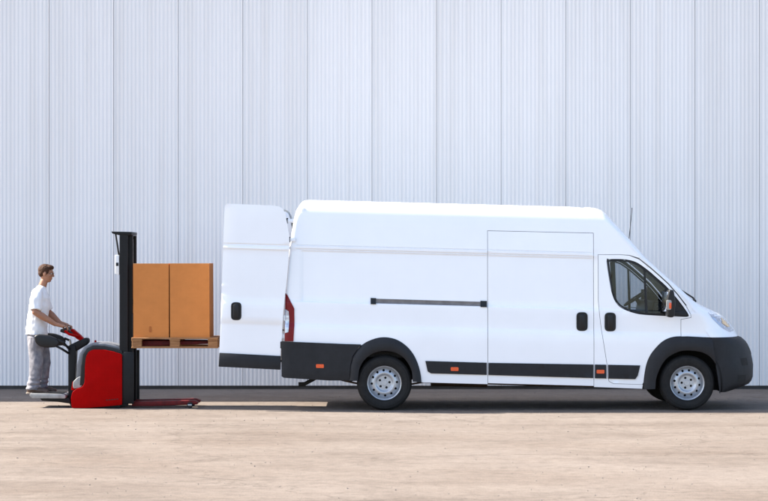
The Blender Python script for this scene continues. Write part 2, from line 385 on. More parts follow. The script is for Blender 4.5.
def panel_mesh(name, poly, holes=(), side=-1, extra=0.0, gap=0.0, thick=0.022, xstep=9.0, bstep=2.5, rows=ROWS, xadd=(300.6, 301.6, 302.8, 304, 593.2, 595.0), yfun=side_y, bulge=None, slope=PIT, xref=384):
    if gap: poly = offset_poly(poly, gap); holes = [offset_poly(h, -gap) for h in holes]
    poly = densify(poly, bstep); holes = [densify(h, bstep) for h in holes]
    x0, x1 = min(p[0] for p in poly), max(p[0] for p in poly); xs = []
    x = x0 + xstep / 2
    while x < x1: xs.append(x); x += xstep
    xs += [q for q in xadd if x0 < q < x1]
    pts = []; ped = []; xs.sort()
    for v in rows:
        last = None
        for x in xs:
            p = (x, v + slope * (x - xref))
            if not (name == 'body_side' and x < interp(p[1], REAR) + 5.6) and inside(p, poly) and not any(inside(p, h) for h in holes) and min([segdist(p, poly)] + [segdist(p, h) for h in holes]) > 0.8:
                if last is not None and x - last <= xstep * 1.05: ped.append((len(pts) - 1, len(pts)))
                pts.append(p); last = x
            else: last = None
    if name == 'body_side':
        pts = [p for p in pts if p[0] > interp(p[1], REAR) + 7.5 or p[1] > 342] if False else pts
        for d_ in (1.6, 2.6, 3.7, 5.0):
            last = False
            for py in lin(214, 340, 60):
                p = (interp(py, REAR) + d_, py)
                if inside(p, poly) and segdist(p, poly) > 0.5:
                    if last: ped.append((len(pts) - 1, len(pts)))
                    pts.append(p); last = True
                else: last = False
    ov, fs = fill(poly, holes, pts, ped)
    def P3(q, e): 
        y = yfun(q.x, q.y, extra) + e
        if bulge and e == 0: y += bulge(q.x, q.y)
        return ((q.x - 384) / S, side * y, (Z0 - q.y) / S)
    V = [P3(q, 0) for q in ov]
    F = [f[::-1] for f in fs] if side < 0 else list(fs)
    cnt = {}
    for f in F:
        for i in range(len(f)):
            a, b = f[i], f[(i + 1) % len(f)]; cnt[(a, b)] = 1
    inner = {}
    for (a, b) in list(cnt):
        if (b, a) not in cnt:
            for q in (a, b):
                if q not in inner: inner[q] = len(V); V.append(P3(ov[q], -thick))
            F.append((b, a, inner[a], inner[b]))
    me = bpy.data.meshes.new(name); me.from_pydata(V, [], F)
    me.polygons.foreach_set('use_smooth', [True] * len(me.polygons)); me.set_sharp_from_angle(angle=radians(40))
    return me
def panel(name, poly, mat, parent=van, sides=(-1, 1), **k):
    o = None
    for s in sides:
        q = link(name, panel_mesh(name, poly, side=s, **k), M[mat], parent)
        if o is None: o = q
    return o
def toplin(px, v=203.2): return v + PIT * (px - 384)

R_OUT = [(421.5, 382.4), (420.6, 374), (418, 364), (413.5, 354.5), (407, 346.5), (398, 340.2), (388, 337.4), (378, 337.8), (368, 341.2), (361, 345.5)]
WIN = [(607.4, 261.6), (609.8, 259.6), (620, 259.4), (629, 260.2), (638, 263.2), (649, 271), (657, 278), (666, 286), (675, 296), (683.5, 307), (688.4, 314.6), (687.6, 316.4), (680, 316.3),
       (645.5, 314.6), (634, 312.6), (626, 309.8), (620, 306.4), (616, 301.5), (613.5, 296), (611.2, 287)]
R_OUT = smooth_line(R_OUT)
SLIDE = [(487.6, 230.4), (594.2, 232.8), (594.2, 386.4), (487.6, 383.6)]
CABREAR = [(598.4, 254.4), (598.4, 300), (599.6, 315), (601.4, 330), (606.8, 364), (607.2, 376), (609, 381.6), (613.5, 383.9)]
F_OUT = [(643.4, 389.4), (644.6, 376), (646.8, 364), (651, 354.5), (657, 347), (663, 341.5), (670.5, 337.9), (679, 336.6), (687.5, 336.5), (704.5, 337.4), (712, 338.8)]
F_OUT = smooth_line(F_OUT)
WIN = smooth_line(WIN[:-1] + [WIN[-1]], 3, True)
# --- body side with door notches
top = [(x, toplin(x)) for x in (302.2, 340, 380, 420, 460, 500, 540, 575)]
capline = [(front_xc(py) + 1.0, py) for py in (210.2, 213, 220, 228, 234, 241, 248, 254)]
body = [(299.6, 204.2)] + top + [(587, toplin(587))] + capline + [(641.6, 256.8)] + [(639, 257.8), (630, 255.0), (620, 254.4)] + CABREAR + \
       [(642.9, 384.8), (642.3, 388.8), (594.2, 387.0)] + [SLIDE[1], SLIDE[0]] + [(487.6, 384.2)] + R_OUT + [(361, 344.4), (284, 342.2), (284.6, 320), (286, 290), (289.5, 245), (293, 222), (296, 210)]
panel('body_side', body, 'paint')
# --- sliding door (near side only), plain panel on the far side
sd = panel('sliding_door', SLIDE, 'paint', gap=0.42, sides=(-1,))
panel('side_panel', SLIDE, 'paint', gap=0.2, sides=(1,))
# --- cab doors
cabdoor = CABREAR[:] + [(642.6, 384.9)] + [p for p in F_OUT if p[0] < 679 and p[1] < 384] + [(681.4, 336.6), (681.4, 319.6), (691.6, 317.8), (691.2, 314.2), (686.6, 305.8), (678, 294.6), (668.8, 284), (659, 275), (650.5, 267.6), (640, 259.2), (630, 255.2), (620, 254.4)]
cd = {}
for s in (-1, 1):
    cd[s] = panel('cab_door', cabdoor, 'paint', gap=0.4, holes=[WIN], sides=(s,))
    panel('window_seal', offset_poly(WIN, 0.5), 'black', parent=cd[s], holes=[offset_poly(WIN, 2.0)], sides=(s,), extra=-0.002, thick=0.04)
    panel('door_card', offset_poly(cabdoor, 1.5), 'seat', parent=cd[s], sides=(s,), holes=[offset_poly(WIN, 0.2)], extra=-0.045, thick=0.02, xstep=14, xadd=())
    glassp = [p for p in offset_poly(WIN, 1.9)]
    sail = [(665.5, 287.6), (675, 297.8), (682.5, 308), (686.6, 315), (665.5, 314.6)]
    panel('window_glass', glassp, 'glass', parent=cd[s], sides=(s,), extra=-0.016, thick=0.004)
    panel('mirror_base_panel', sail, 'black', parent=cd[s], sides=(s,), extra=-0.006, thick=0.03)
    panel('window_divider', [(644.2, 268.2), (646.2, 269.6), (648.2, 314.0), (645.6, 313.6)], 'black', parent=cd[s], sides=(s,), extra=-0.009, thick=0.03)
# --- fender
fend = [(681.4, 336.4), (681.4, 319.6), (691.6, 317.8), (691.2, 314.2), (686.8, 305.8)] + [(front_xc(py) + 1.2, py) for py in (303.5, 307, 309, 311, 314, 317, 320, 325, 330, 334, 337.4)] + [(704.5, 337.2), (687.5, 336.3)]
pilin = [(691.4, 313.4), (687.2, 305.4), (678.6, 294.2), (669.4, 283.6), (659.6, 274.6), (651.1, 267.2), (640.4, 258.6), (639.2, 257.4)]
panel('pillar_side', pilin + [(front_xc(py) + 0.6, py) for py in lin(257.2, 303, 10)] + [(691.8, 310)], 'paint', extra=-0.002, xadd=(), xstep=4)
panel('front_fender', fend, 'paint', gap=0.02)

# --- roof, front cap, windscreen, bonnet, bumper (lofts across the full width)
def loft_grid(rows, xf, xc, ex, smin=0.0, smax=1.0, ns=22, extra=0.0, full=True):
    def pt(py, s):
        f, c, e = xf(py), xc(py), ex(py); th = s * pi / 2
        x = c + (f - c) * (max(0, sin(th)) ** (2 / e)); wv = W - interp(vv(f if py < 260 else min(f, 600), py), TIN)
        y = -wv * (max(0, cos(th)) ** (2 / e))
        return x, y
    mb = MB(); nr = len(rows)
    def emit(sl_, flip):
        v = []
        for py in rows:
            for s in sl_:
                x, y = pt(py, s); v.append(((x - 384) / S + extra * s, (y - extra * (1 - s)) * flip, (Z0 - py) / S))
        n = len(sl_)
        mb.add(v, [(i * n + j, i * n + j + 1, (i + 1) * n + j + 1, (i + 1) * n + j) for i in range(nr - 1) for j in range(n - 1)])
    sl_ = [smin + (smax - smin) * k / ns for k in range(ns + 1)]
    emit(sl_, 1)
    if full is True: emit(sl_, -1)
    if full == -1: mb.v.clear(); mb.f.clear(); emit(sl_, -1)
    return mb
fx = lambda py: interp(py, XF); fc = front_xc; fe = lambda py: interp(py, EX)
loft_grid([206.9, 207.4, 208, 208.8, 209.6, 210.4, 211.6, 213] + lin(216, 257.6, 14), fx, fc, fe).build('roof_cap', 'paint', van, angle=50)
for s0, s1, nm, mt, rows in ((0.0, 0.44, 'windscreen_pillar', 'paint', lin(257.6, 301, 14)),):
    for fl_ in (False, -1): loft_grid(rows, fx, fc, fe, s0, s1, 12, full=fl_).build(nm, mt, van, angle=50)
loft_grid(lin(257.6, 301, 14), fx, fc, fe, 0.44, 1.0, 16, extra=0.0).build('windscreen', 'glass', van, angle=50)
loft_grid(lin(301, 307, 4) + lin(308, 337.4, 14), fx, fc, fe, ns=26).build('bonnet', 'paint', van, angle=50)
bxf = lambda py: interp(py, BXF); bxc = lambda py: interp(py, BXC)
def loft_b(rows, s0=0.0, s1=1.0, ns=26, extra=0.0, full=True):
    return loft_grid(rows, bxf, bxc, lambda py: 2.3, s0, s1, ns, extra, full)
fb = loft_b([337.5, 338.2, 339, 340.5, 343, 346.5, 350, 354, 358, 361, 364, 367, 371, 375, 379, 381, 383, 384.6, 386, 388, 390, 391.4, 392.4]).build('front_bumper', 'cladding', van, angle=55)
loft_b(lin(345, 356, 4), 0.72, 1.0, 10, 0.006).build('grille', 'black', van, angle=55)
for fl_ in (False, -1): loft_b(lin(358.6, 366, 4), 0.36, 0.50, 6, 0.004, fl_).build('fog_lamp_recess', 'dark', fb, angle=55)
for fl_ in (False, -1): loft_b(lin(375.5, 382, 4), 0.26, 0.42, 6, 0.004, fl_).build('bumper_vent', 'dark', fb, angle=55)
# roof
mb = MB(); ny = 18; rows = []
xsr = [300.6, 302.5, 306, 312] + lin(320, 560, 12) + [572, 580, 586, 592, 597]
for x in xsr:
    xr = x; r = []
    for j in range(ny + 1):
        u = -1 + 2 * j / ny; py = toplin(min(x, 590)); ye = W - interp(203.2, TIN)
        xx = x
        if x > 560:
            fr = (x - 560) / 37.0; th = math.acos(min(1, abs(u))) if abs(u) < 1 else 0
            xe = 583 + (600.0 - 583) * (1 - abs(u) ** 2.6) ** (1 / 2.6); xx = 560 + (xe - 560) * fr
        zr = (Z0 - toplin(xx)) / S + 0.040 * (1 - abs(u) ** 2.4)
        back = min(1, (x - 300.6) / 8.0); zr -= 0.03 * (1 - sqrt(1 - (1 - back) ** 2))
        fwd = max(0, (xx - 572) / 28.0); zr -= 0.030 * fwd * fwd
        r.append(((xx - 384) / S, u * ye, zr))
    rows.append(r)
mb.add([p for r in rows for p in r], [(i * (ny + 1) + j, i * (ny + 1) + j + 1, (i + 1) * (ny + 1) + j + 1, (i + 1) * (ny + 1) + j) for i in range(len(rows) - 1) for j in range(ny)])
mb.build('roof', 'paint', van, angle=60)

# --- lights on the front corner
HL = [(384 + (x - 384) * 1.014, y) for x, y in [(703.6, 307.4), (709, 308.4), (717, 312.4), (726, 320), (732.4, 327.6), (735.6, 334.6), (729, 333.6), (718, 327.6), (709, 319), (704, 311.5)]]
for s in (-1, 1):
    hl = link('headlight', panel_mesh('headlight', HL, side=s, extra=0.006, thick=0.03, xstep=3, bstep=1.2, rows=lin(298, 330, 16), xadd=()), M['clearlens'], van)
    link('indicator_lens', panel_mesh('indicator_lens', [(384 + (x - 384) * 1.014, y) for x, y in ((719.5, 317.6), (724.5, 321.4), (729.6, 327.2), (725.6, 327.4), (719.6, 323.6))], side=s, extra=0.013, thick=0.02, xstep=2, bstep=1.0, rows=lin(300, 325, 18), xadd=()), M['paleamber'], hl)
# --- tail lamps
TL = [(285.2, 293.2), (287.4, 295.4), (294.2, 308.6), (294.4, 325), (293.4, 341.4), (284.4, 341.2), (284.7, 320), (285, 305)]
for s in (-1, 1):
    tl = panel('tail_lamp', TL, 'redlens', sides=(s,), extra=0.010, thick=0.06, bstep=1.5, xstep=3, xadd=())
    panel('clear_section', [(285.0, 309.0), (288.6, 311.5), (289.2, 320), (288.4, 332), (285.0, 333)], 'clearlens', parent=tl, sides=(s,), extra=0.016, thick=0.02, bstep=1.2, xstep=2, xadd=())

# --- dark cladding: rear bumper, arches, strips
def flat(extra): return lambda px, py, e=0.0: W + extra
RB = [(279.6, 341.6), (284, 341.4), (361, 344.6), (357.6, 349), (352.6, 356), (350.2, 365), (349.4, 380.6), (330, 380.6), (284, 377.8), (281.6, 376.4), (281.2, 348.6), (279.4, 347.6)]
rb = panel('rear_bumper', RB, 'cladding', extra=0.0, thick=0.10, yfun=lambda px, py, e=0.0: W + 0.022 - 0.05 * max(0, (286 - px) / 7) ** 2 - 0.018 * max(0, (py - 372) / 9) ** 2, xstep=5)
R_IN = [(412.6, 381.4), (412.0, 372), (408.5, 364), (403, 357), (395.5, 352.6), (387, 351), (378, 351.6), (370, 355), (363.5, 361), (359.4, 369), (357.8, 380.8)]
F_IN = [(655, 388.8), (655.8, 379), (658.7, 370.6), (662.6, 363), (668.5, 356.6), (679, 351.4), (689, 350.4), (699.4, 351.6), (707, 354.6), (712.6, 359.5), (717, 367), (719.4, 376), (720.2, 386), (719.9, 393.4)]
def arch(name, outer, inner, cx):
    poly = outer + inner[::-1]
    def yf(px, py, e=0.0):
        do = segdist_open((px, py), outer); di = segdist_open((px, py), inner); k = do / max(1e-6, do + di)
        return W + 0.006 + 0.034 * (1 - (1 - min(1, k * 1.7)) ** 2) - 0.012 * max(0, k - 0.85) / 0.15 + e
    for s in (-1, 1):
        x0 = min(p[0] for p in poly)
        link(name, panel_mesh(name, poly, side=s, thick=0.07, xstep=3.2, bstep=2.0, rows=lin(325, 395, 28), xadd=(), yfun=yf), M['cladding'], van)
def segdist_open(p, pl):
    best = 1e9
    for (ax, ay), (bx, by) in zip(pl, pl[1:]):
        dx, dy = bx - ax, by - ay; L = dx * dx + dy * dy; t = max(0, min(1, ((p[0] - ax) * dx + (p[1] - ay) * dy) / L))
        best = min(best, math.hypot(p[0] - ax - t * dx, p[1] - ay - t * dy))
    return best
R_OUT2 = R_OUT[:-1] + [(361, 345.5), (356.6, 350.4), (352, 358), (349.8, 367), (349.2, 380.8)]
R_IN = smooth_line(R_IN); F_IN = smooth_line(F_IN)
arch('wheel_arch_trim', R_OUT2, R_IN, 386)
arch('wheel_arch_trim', F_OUT, F_IN, 688)
strips = [([(425.2, 360.8), (486.8, 362.6), (486.8, 375.0), (431, 373.5), (427.6, 371.5)], None),
          ([(488.4, 362.7), (593.4, 364.4), (593.4, 378.2), (488.4, 375.1)], 'slide'), ]
panel('side_strip', strips[0][0], 'cladding', extra=0.014, thick=0.03, gap=0.1, xadd=())
panel('side_strip', strips[1][0], 'cladding', parent=sd, sides=(-1,), extra=0.014, thick=0.03, gap=0.1, xadd=())
panel('side_strip', strips[1][0], 'cladding', sides=(1,), extra=0.014, thick=0.03, gap=0.1, xadd=())
for s in (-1, 1):
    panel('side_strip', [(608.0, 364.7), (640.2, 365.4), (637.8, 375.5), (635.2, 379.2), (608.4, 378.6)], 'cladding', parent=cd[s], sides=(s,), extra=0.014, thick=0.03, xadd=())
    panel('side_strip', [(594.9, 364.5), (606.2, 364.7), (606.4, 378.5), (594.9, 378.3)], 'cladding', sides=(s,), extra=0.0135, thick=0.03, xadd=())
    for cx_, cy_, yo in ((320, 366, 0.026), (454.6, 369, 0.018), (600.4, 371.6, 0.018)):
        panel('side_reflector', rounded([(cx_ - 3.9, cy_ - 1.9), (cx_ + 3.9, cy_ - 1.8), (cx_ + 3.9, cy_ + 1.9), (cx_ - 3.9, cy_ + 1.8)], 0.8, 2), 'amber', sides=(s,), extra=0, thick=0.02, rows=[], xadd=(), yfun=lambda px, py, e=0.0, yo=yo: W + yo)
# --- door rail and handles
rl = panel('door_rail', [(371.5, 298.6), (487.0, 302.0), (487.0, 306.4), (371.5, 303.2)], 'rail', sides=(-1,), extra=0.004, thick=0.03, xadd=(), rows=[300, 301.2, 302.4])
for a, b in ((370.6, 376.0), (480.6, 487.0)):
    panel('rail_end', [(a, 298.0 + PIT * (a - 371)), (b, 298.0 + PIT * (b - 371)), (b, 304.2 + PIT * (b - 371)), (a, 304.2 + PIT * (a - 371))], 'black', parent=rl, sides=(-1,), extra=0.012, thick=0.03, xadd=())
def handle(cx_, cy_, parent, w=5.6, h=9.4, s=-1, yo=None):
    ov = lambda a, b: rounded([(cx_ - a, cy_ - b), (cx_ + a, cy_ - b), (cx_ + a, cy_ + b), (cx_ - a, cy_ + b)], a * 0.8, 5)
    base = (side_y(cx_, cy_) if yo is None else yo)
    h1 = panel('door_handle', ov(w, h), 'black', parent=parent, sides=(s,), extra=0, thick=0.03, rows=[], xadd=(), bstep=1.5, yfun=lambda px, py, e=0.0: base + 0.010)
    grip = MB()
    x, z = px2((cx_, cy_)); 
    grip.prism(rounded([(x - w * .55 / S, z - h * .8 / S), (x + w * .55 / S, z - h * .8 / S), (x + w * .55 / S, z + h * .8 / S), (x - w * .55 / S, z + h * .8 / S)], 0.03, 4), s * (base + 0.012), s * (base + 0.034))
    grip.build('grip', 'black', h1, bevel=0.008)
handle(582.2, 321.6, sd); handle(610.4, 322, cd[-1]); handle(610.4, 322, cd[1], s=1)

# --- inner shell, cargo floor, bulkhead, underbody
def xz(*pts): return [px2(p) for p in pts]
sh = MB()
for s in (-1, 1):
    a, b = s * (W - 0.125), s * (W - 0.11)
    sh.prism(xz((301, 212), (590, 217), (590, 340), (420, 336), (352, 336), (290, 338)), min(a, b), max(a, b))
sh.build('cargo_lining', 'greypl', van, smooth=False)
MB().prism(xz((300, 207.5), (586, 213), (586, 211.5), (300, 206)), -W + 0.30, W - 0.30).build('roof_lining', 'greypl', van, smooth=False)
MB().prism(xz((286, 350), (420, 353), (590, 357), (590, 362), (286, 356)), -W + 0.13, W - 0.13).build('cargo_floor', 'dark', van, smooth=False)
MB().prism(xz((586, 214), (590, 214), (590, 384), (586, 384)), -W + 0.14, W - 0.14).build('bulkhead', 'greypl', van, smooth=False)
for s in (-1, 1):
    a, b = s * (W - 0.10), s * (W - 0.05)
    MB().prism(xz((424, 340), (598, 344), (640, 350), (640, 384), (424, 379.5)), min(a, b), max(a, b)).build('inner_sill', 'dark', van, smooth=False)
    for rows_, cxa in ((R_IN, 384.6), (F_IN, 688)):
        lin_ = MB(); v = []
        for (x, y) in rows_:
            p = px2((x + (x - cxa) * 0.06, y - 1.2)); v += [(p[0], s * (W + 0.004), p[1]), (p[0], s * (W - 0.42), p[1])]
        n = len(rows_); lin_.add(v, [(2 * i, 2 * i + 1, 2 * i + 3, 2 * i + 2) for i in range(n - 1)])
        lin_.add([(v[i][0], s * (W - 0.42), v[i][2]) for i in range(0, 2 * n, 2)], [tuple(range(n))])
        lin_.build('wheel_arch_liner', 'dark', van, recalc=False)
MB().prism(xz((286, 352), (352, 354), (420, 356), (600, 358), (655, 358), (655, 372), (420, 368), (352, 372), (286, 370)), -W + 0.44, W - 0.44).build('floor_pan', 'dark', van, smooth=False)
for s in (-1, 1):
    MB().prism(xz((290, 368), (352, 370), (372, 362), (400, 362), (424, 372), (652, 380), (652, 391), (424, 385), (400, 370), (372, 370), (352, 383.5), (290, 379.5)), s * 0.50 - 0.04, s * 0.50 + 0.04).build('chassis_rail', 'rust', van, bevel=0.006)
    ls = MB(); pts = [px2(p) for p in ((322, 376), (345, 382), (366, 386.5), (384, 388), (404, 386.5), (424, 383), (440, 377))]
    ls.add([(x, s * 0.60 - 0.035, z) for x, z in pts] + [(x, s * 0.60 + 0.035, z) for x, z in pts] + [(x, s * 0.60 - 0.035, z - .022) for x, z in pts] + [(x, s * 0.60 + 0.035, z - .022) for x, z in pts],
           [(i, i + 1, 8 + i, 7 + i) for i in range(6)] + [(14 + i, 21 + i, 22 + i, 15 + i) for i in range(6)] + [(i, 14 + i, 15 + i, i + 1) for i in range(6)] + [(7 + i, 8 + i, 22 + i, 21 + i) for i in range(6)])
    ls.build('leaf_spring', 'rust', van)
MB().tube([(0, -0.80, 0.33), (0, 0.80, 0.33)], 0.04, 12).build('rear_axle', 'rust', van)
def u3(px, py, y): x, z = px2((px, py)); return (x, y, z)
MB().tube([u3(297.5, 385.4, -.70), u3(304, 385.2, -.70), u3(318, 378, -.60), u3(345, 374, -.42), u3(430, 380, -.30)], .026, 12).build('exhaust_pipe', 'dark', van)
MB().tube([u3(432, 383.5, -.30), u3(490, 385.5, -.30)], 0.07, 18).build('muffler', 'rust', van)
MB().box(-1.32, 0.0 - 0.42, -0.42, 0.42, 0.47, 0.56).build('spare_wheel_cradle', 'dark', van, bevel=0.03)
MB().prism(xz((284, 343), (290, 343), (290, 374), (284, 374)), -W + 0.10, W - 0.10).build('rear_step', 'cladding', van, bevel=0.01)
MB().prism(xz((655, 350), (735, 344), (742, 384), (724, 390), (655, 386)), -0.55, 0.55).build('engine_undertray', 'dark', van, bevel=0.02)

# --- cab interior
def seat(y0, y1, x=0):
    o = MB().prism(xz((612, 318), (638, 316), (641, 324), (612, 330)), y0, y1)
    s_ = o.build('seat_cushion', 'seat', van, bevel=0.03, seg=3)
    MB().prism(xz((606, 322), (613, 322), (609.5, 282), (605, 270), (600.5, 270), (601, 300)), y0 + .02, y1 - .02).build('seat_back', 'seat', van, bevel=0.03, seg=3)
    ym = (y0 + y1) / 2
    MB().prism(xz((602, 270), (607.4, 270), (606, 258.5), (601.6, 258.5)), ym - .13, ym + .13).build('headrest', 'seat', van, bevel=0.025, seg=3)
seat(-0.86, -0.40); seat(-0.38, 0.06); seat(0.30, 0.82)
MB().prism(xz((655, 301), (692, 306), (699, 316), (690, 345), (668, 345), (652, 316)), -W + 0.12, W - 0.12).build('dashboard', 'black', van, bevel=0.03, seg=3)
sw = MB(); ctr = Vector((px2((650, 300))[0], 0.55, px2((650, 300))[1])); ax = Vector((-0.55, 0, 0.83)).normalized(); u = Vector((0, 1, 0)); w_ = ax.cross(u)
sw.tube([ctr + (u * cos(a) + w_ * sin(a)) * 0.19 for a in [2 * pi * k / 28 for k in range(29)]], 0.014, 8, caps=False)
for a in (0.3, pi - 0.3, -pi / 2): sw.tube([ctr, ctr + (u * cos(a) + w_ * sin(a)) * 0.19], 0.015, 6)
sw.tube([ctr, ctr - ax * 0.25], 0.03, 8)
sw.build('steering_wheel', 'black', van)
MB().prism(xz((625.5, 262), (630.5, 262), (632.5, 318), (628.5, 318)), W - 0.16, W - 0.10).build('window_post', 'black', van, smooth=False)

# --- door mirrors
for s in (-1, 1):
    x, z = px2((668.2, 303.5))
    prof = rounded([(x - .055, z - .175), (x + .045, z - .18), (x + .062, z + .02), (x + .035, z + .185), (x - .03, z + .19), (x - .062, z + .05)], 0.045, 5)
    a, b = s * (W + 0.10), s * (W + 0.30)
    mh = MB().prism(prof, min(a, b), max(a, b)).build('door_mirror', 'black', van, bevel=0.03, seg=4)
    MB().tube([(x + 0.05, s * (W - 0.04), z - .10), (x + 0.03, s * (W + .06), z - .12), (x + .01, s * (W + .16), z - .11)], [.05, .04, .035], 12).build('mirror_arm', 'black', mh)
    gm = MB().box(-0.006, 0.006, -0.085, 0.085, -0.13, 0.13, Matrix.Translation((x - .062, s * (W + .205), z + .03)) @ Matrix.Rotation(radians(s * -24), 4, 'Z')).build('mirror_glass', 'mirror', mh, bevel=0.004)
    lx, lz = px2((666.0, 304.4))
    MB().prism(rounded([(lx - .036, lz - .065), (lx + .028, lz - .065), (lx + .034, lz + .062), (lx - .036, lz + .066)], .02, 3), s * (W + .302) - .006, s * (W + .302) + .006).build('indicator_surround', 'lightgrey', mh, bevel=0.003)
    MB().prism(rounded([(lx + .0, lz - .05), (lx + .03, lz - .05), (lx + .03, lz + .03), (lx + .0, lz + .03)], .012, 3), s * (W + .309) - .004, s * (W + .309) + .004).build('indicator_lens', 'amber', mh, bevel=0.002)
# --- aerial and wiper
ax0 = px2((637.3, 243.5)); ax1 = px2((641.0, 206))
an = MB().tube([(ax0[0], 0.0, ax0[1] - .03), (ax0[0] + .006, 0.0, ax0[1] + .06)], [.016, .010], 10).build('aerial', 'black', van)
MB().tube([(ax0[0] + .004, 0.0, ax0[1] + .03), (ax1[0], 0.0, ax1[1] - .03), (ax1[0], 0.0, ax1[1])], [.0055, .0042, .006], 8).build('aerial_rod', 'black', an)
for yy in (-0.62, 0.25):
    wx, wz = px2((701.0, 301.2))
    MB().tube([(wx - .02, yy, wz - .01), (wx - .03, yy + .1, wz + .035), (wx - .20, yy + .55, wz + .18)], [.02, .012, .008], 8).build('wiper', 'black', van)
MB().prism(xz((689, 303), (694, 303.2), (697, 306), (692, 308)), -W + 0.28, W - 0.28).build('scuttle_panel', 'black', van, bevel=0.004)

# --- wheels
def circle(cx_, cy_, r, n): return [(cx_ + r * cos(2 * pi * k / n), cy_ + r * sin(2 * pi * k / n)) for k in range(n)]
def make_wheel():
    r = 0.366
    prof = [(.222, -.085), (.235, -.108), (.245, -.112), (.247, -.108), (.262, -.113), (.285, -.116), (.310, -.1155), (.313, -.112), (.325, -.109), (.334, -.1085), (.350, -.094), (.3605, -.076), (.365, -.055),
            (.366, -.050), (.357, -.049), (.357, -.042), (.366, -.041), (.3665, -.010), (.358, -.009), (.358, .009), (.3665, .010), (.366, .041), (.357, .042), (.357, .049), (.366, .05),
            (.3605, .076), (.350, .094), (.30, .112), (.235, .108), (.222, .085)]
    ty = MB().lathe(prof, seg=72).mesh('tyre', angle=30)
    for vtx in ty.vertices: pass
    rim = MB().lathe([(.222, -.082), (.229, -.094), (.2265, -.101), (.220, -.098), (.214, -.088), (.208, -.070), (.204, -.040), (.200, -.030), (.200, .09)], seg=72)
    # pressed disc with real openings
    def dep(rad): return interp(rad, [(0, -.062), (.036, -.062), (.040, -.056), (.094, -.056), (.104, -.060), (.118, -.078), (.132, -.082), (.150, -.078), (.180, -.062), (.196, -.046), (.203, -.040)])
    outer = circle(0, 0, .204, 72); holes = []
    for k in range(12): a = 2 * pi * (k + .5) / 12; holes.append(circle(.168 * cos(a), .168 * sin(a), .0165, 14))
    for k in range(5): a = 2 * pi * k / 5 + pi / 2; holes.append(circle(.068 * cos(a), .068 * sin(a), .0165, 12))
    pts = [(rr * cos(2 * pi * k / 60), rr * sin(2 * pi * k / 60)) for rr in (.012, .024, .036, .040, .05, .09, .094, .104, .111, .118, .125, .132, .141, .150, .19, .196) for k in range(60)]
    pts = [p for p in pts if not any(math.hypot(p[0] - sum(q[0] for q in h) / len(h), p[1] - sum(q[1] for q in h) / len(h)) < .0185 for h in holes)]
    ov, fs = fill(outer, holes, pts)
    V = [(q.x, dep(q.length), q.y) for q in ov]; b = len(V)
    disc = MB(); disc.add(V, fs)
    for h in holes:
        n = len(h); q = [(x, dep(math.hypot(x, y)), y) for x, y in h] + [(x * .99, dep(math.hypot(x, y)) + .02, y * .99) for x, y in h]
        disc.add(q, [(i, (i + 1) % n, n + (i + 1) % n, n + i) for i in range(n)])
    back = MB().lathe([(.0, -.018), (.20, -.018), (.20, -.010), (0, -.010)], seg=40)
    nuts = []
    for k in range(5):
        a = 2 * pi * k / 5 + pi / 2
        nuts.append(MB().lathe([(0, -.052), (.0085, -.052), (.010, -.049), (.010, -.03)], c=(.068 * cos(a), 0, .068 * sin(a)), seg=6).mesh('wheel_nut', smooth=False))
    drum = MB().lathe([(0, -.0), (.14, .0), (.14, .08), (.0, .08)], seg=32).mesh('brake_drum')
    return ty, rim.mesh('rim', angle=40), disc.mesh('wheel_disc', angle=40), back.mesh('wheel_backing'), nuts, drum
ty, rimm, discm, backm, nutm, drumm = make_wheel()
for mm, nm in ((ty, 'rubber'), (rimm, 'silver'), (discm, 'silver'), (backm, 'dark'), (drumm, 'dark')): mm.materials.append(M[nm])
for mm in nutm: mm.materials.append(M['dark'])
def wheel(x, s, rot):
    t = link('wheel', rimm, None, van, (x, s * 0.905, 0.366)); t.rotation_euler = (0, rot, 0 if s < 0 else pi)
    for nm, me in (('tyre', ty), ('wheel_disc', discm), ('wheel_backing', backm), ('brake_drum', drumm)): link(nm, me, None, t)
    for me in nutm: link('wheel_nut', me, None, t)
for x, rot in ((0.005, 0.2), (4.030, 0.95)):
    wheel(x, -1, rot); wheel(x, 1, rot + .4)

# --- rear doors, swung 90 degrees
RD = [(226.6, 203.6), (252, 204.6), (272, 205.4), (279, 206.4), (283, 208.8), (285.4, 214), (287.4, 225), (289.2, 236), (289.4, 246), (288.4, 262), (286.6, 282), (284.4, 300), (282.8, 320), (281.6, 340), (280.4, 356), (280.0, 369.4), (218.6, 366.2), (220.4, 320), (222.6, 260), (224.2, 212), (224.8, 205.6)]
def rd_y(px, py, e=0.0):
    v = py - 0.032 * (px - 252)
    t = interp(v, [(203, .006), (204.5, .002), (212, .0), (243.4, .0), (244.2, .009), (245.6, .009), (246.6, .0), (248.6, .0), (249.4, .010), (251, .013), (296, .010), (301, .009), (303, .004), (305.5, .001), (322.2, .0), (323.2, .009), (326, .010), (352, .012), (368, .02)])
    d = min(px - interp(py, [(203, 225.2), (366, 218.6)]), 12)
    t += .008 * max(0, 1 - d / 1.6) ** 2
    return W - 0.002 - t + e
RDR = [203, 204.5, 206, 209, 214, 222, 232, 240, 243.4, 244.2, 245.6, 246.6, 248.6, 249.4, 251, 256, 266, 276, 286, 296, 301, 303, 305.5, 311, 316, 322.2, 323.2, 326, 332, 340, 346, 352, 358, 366]
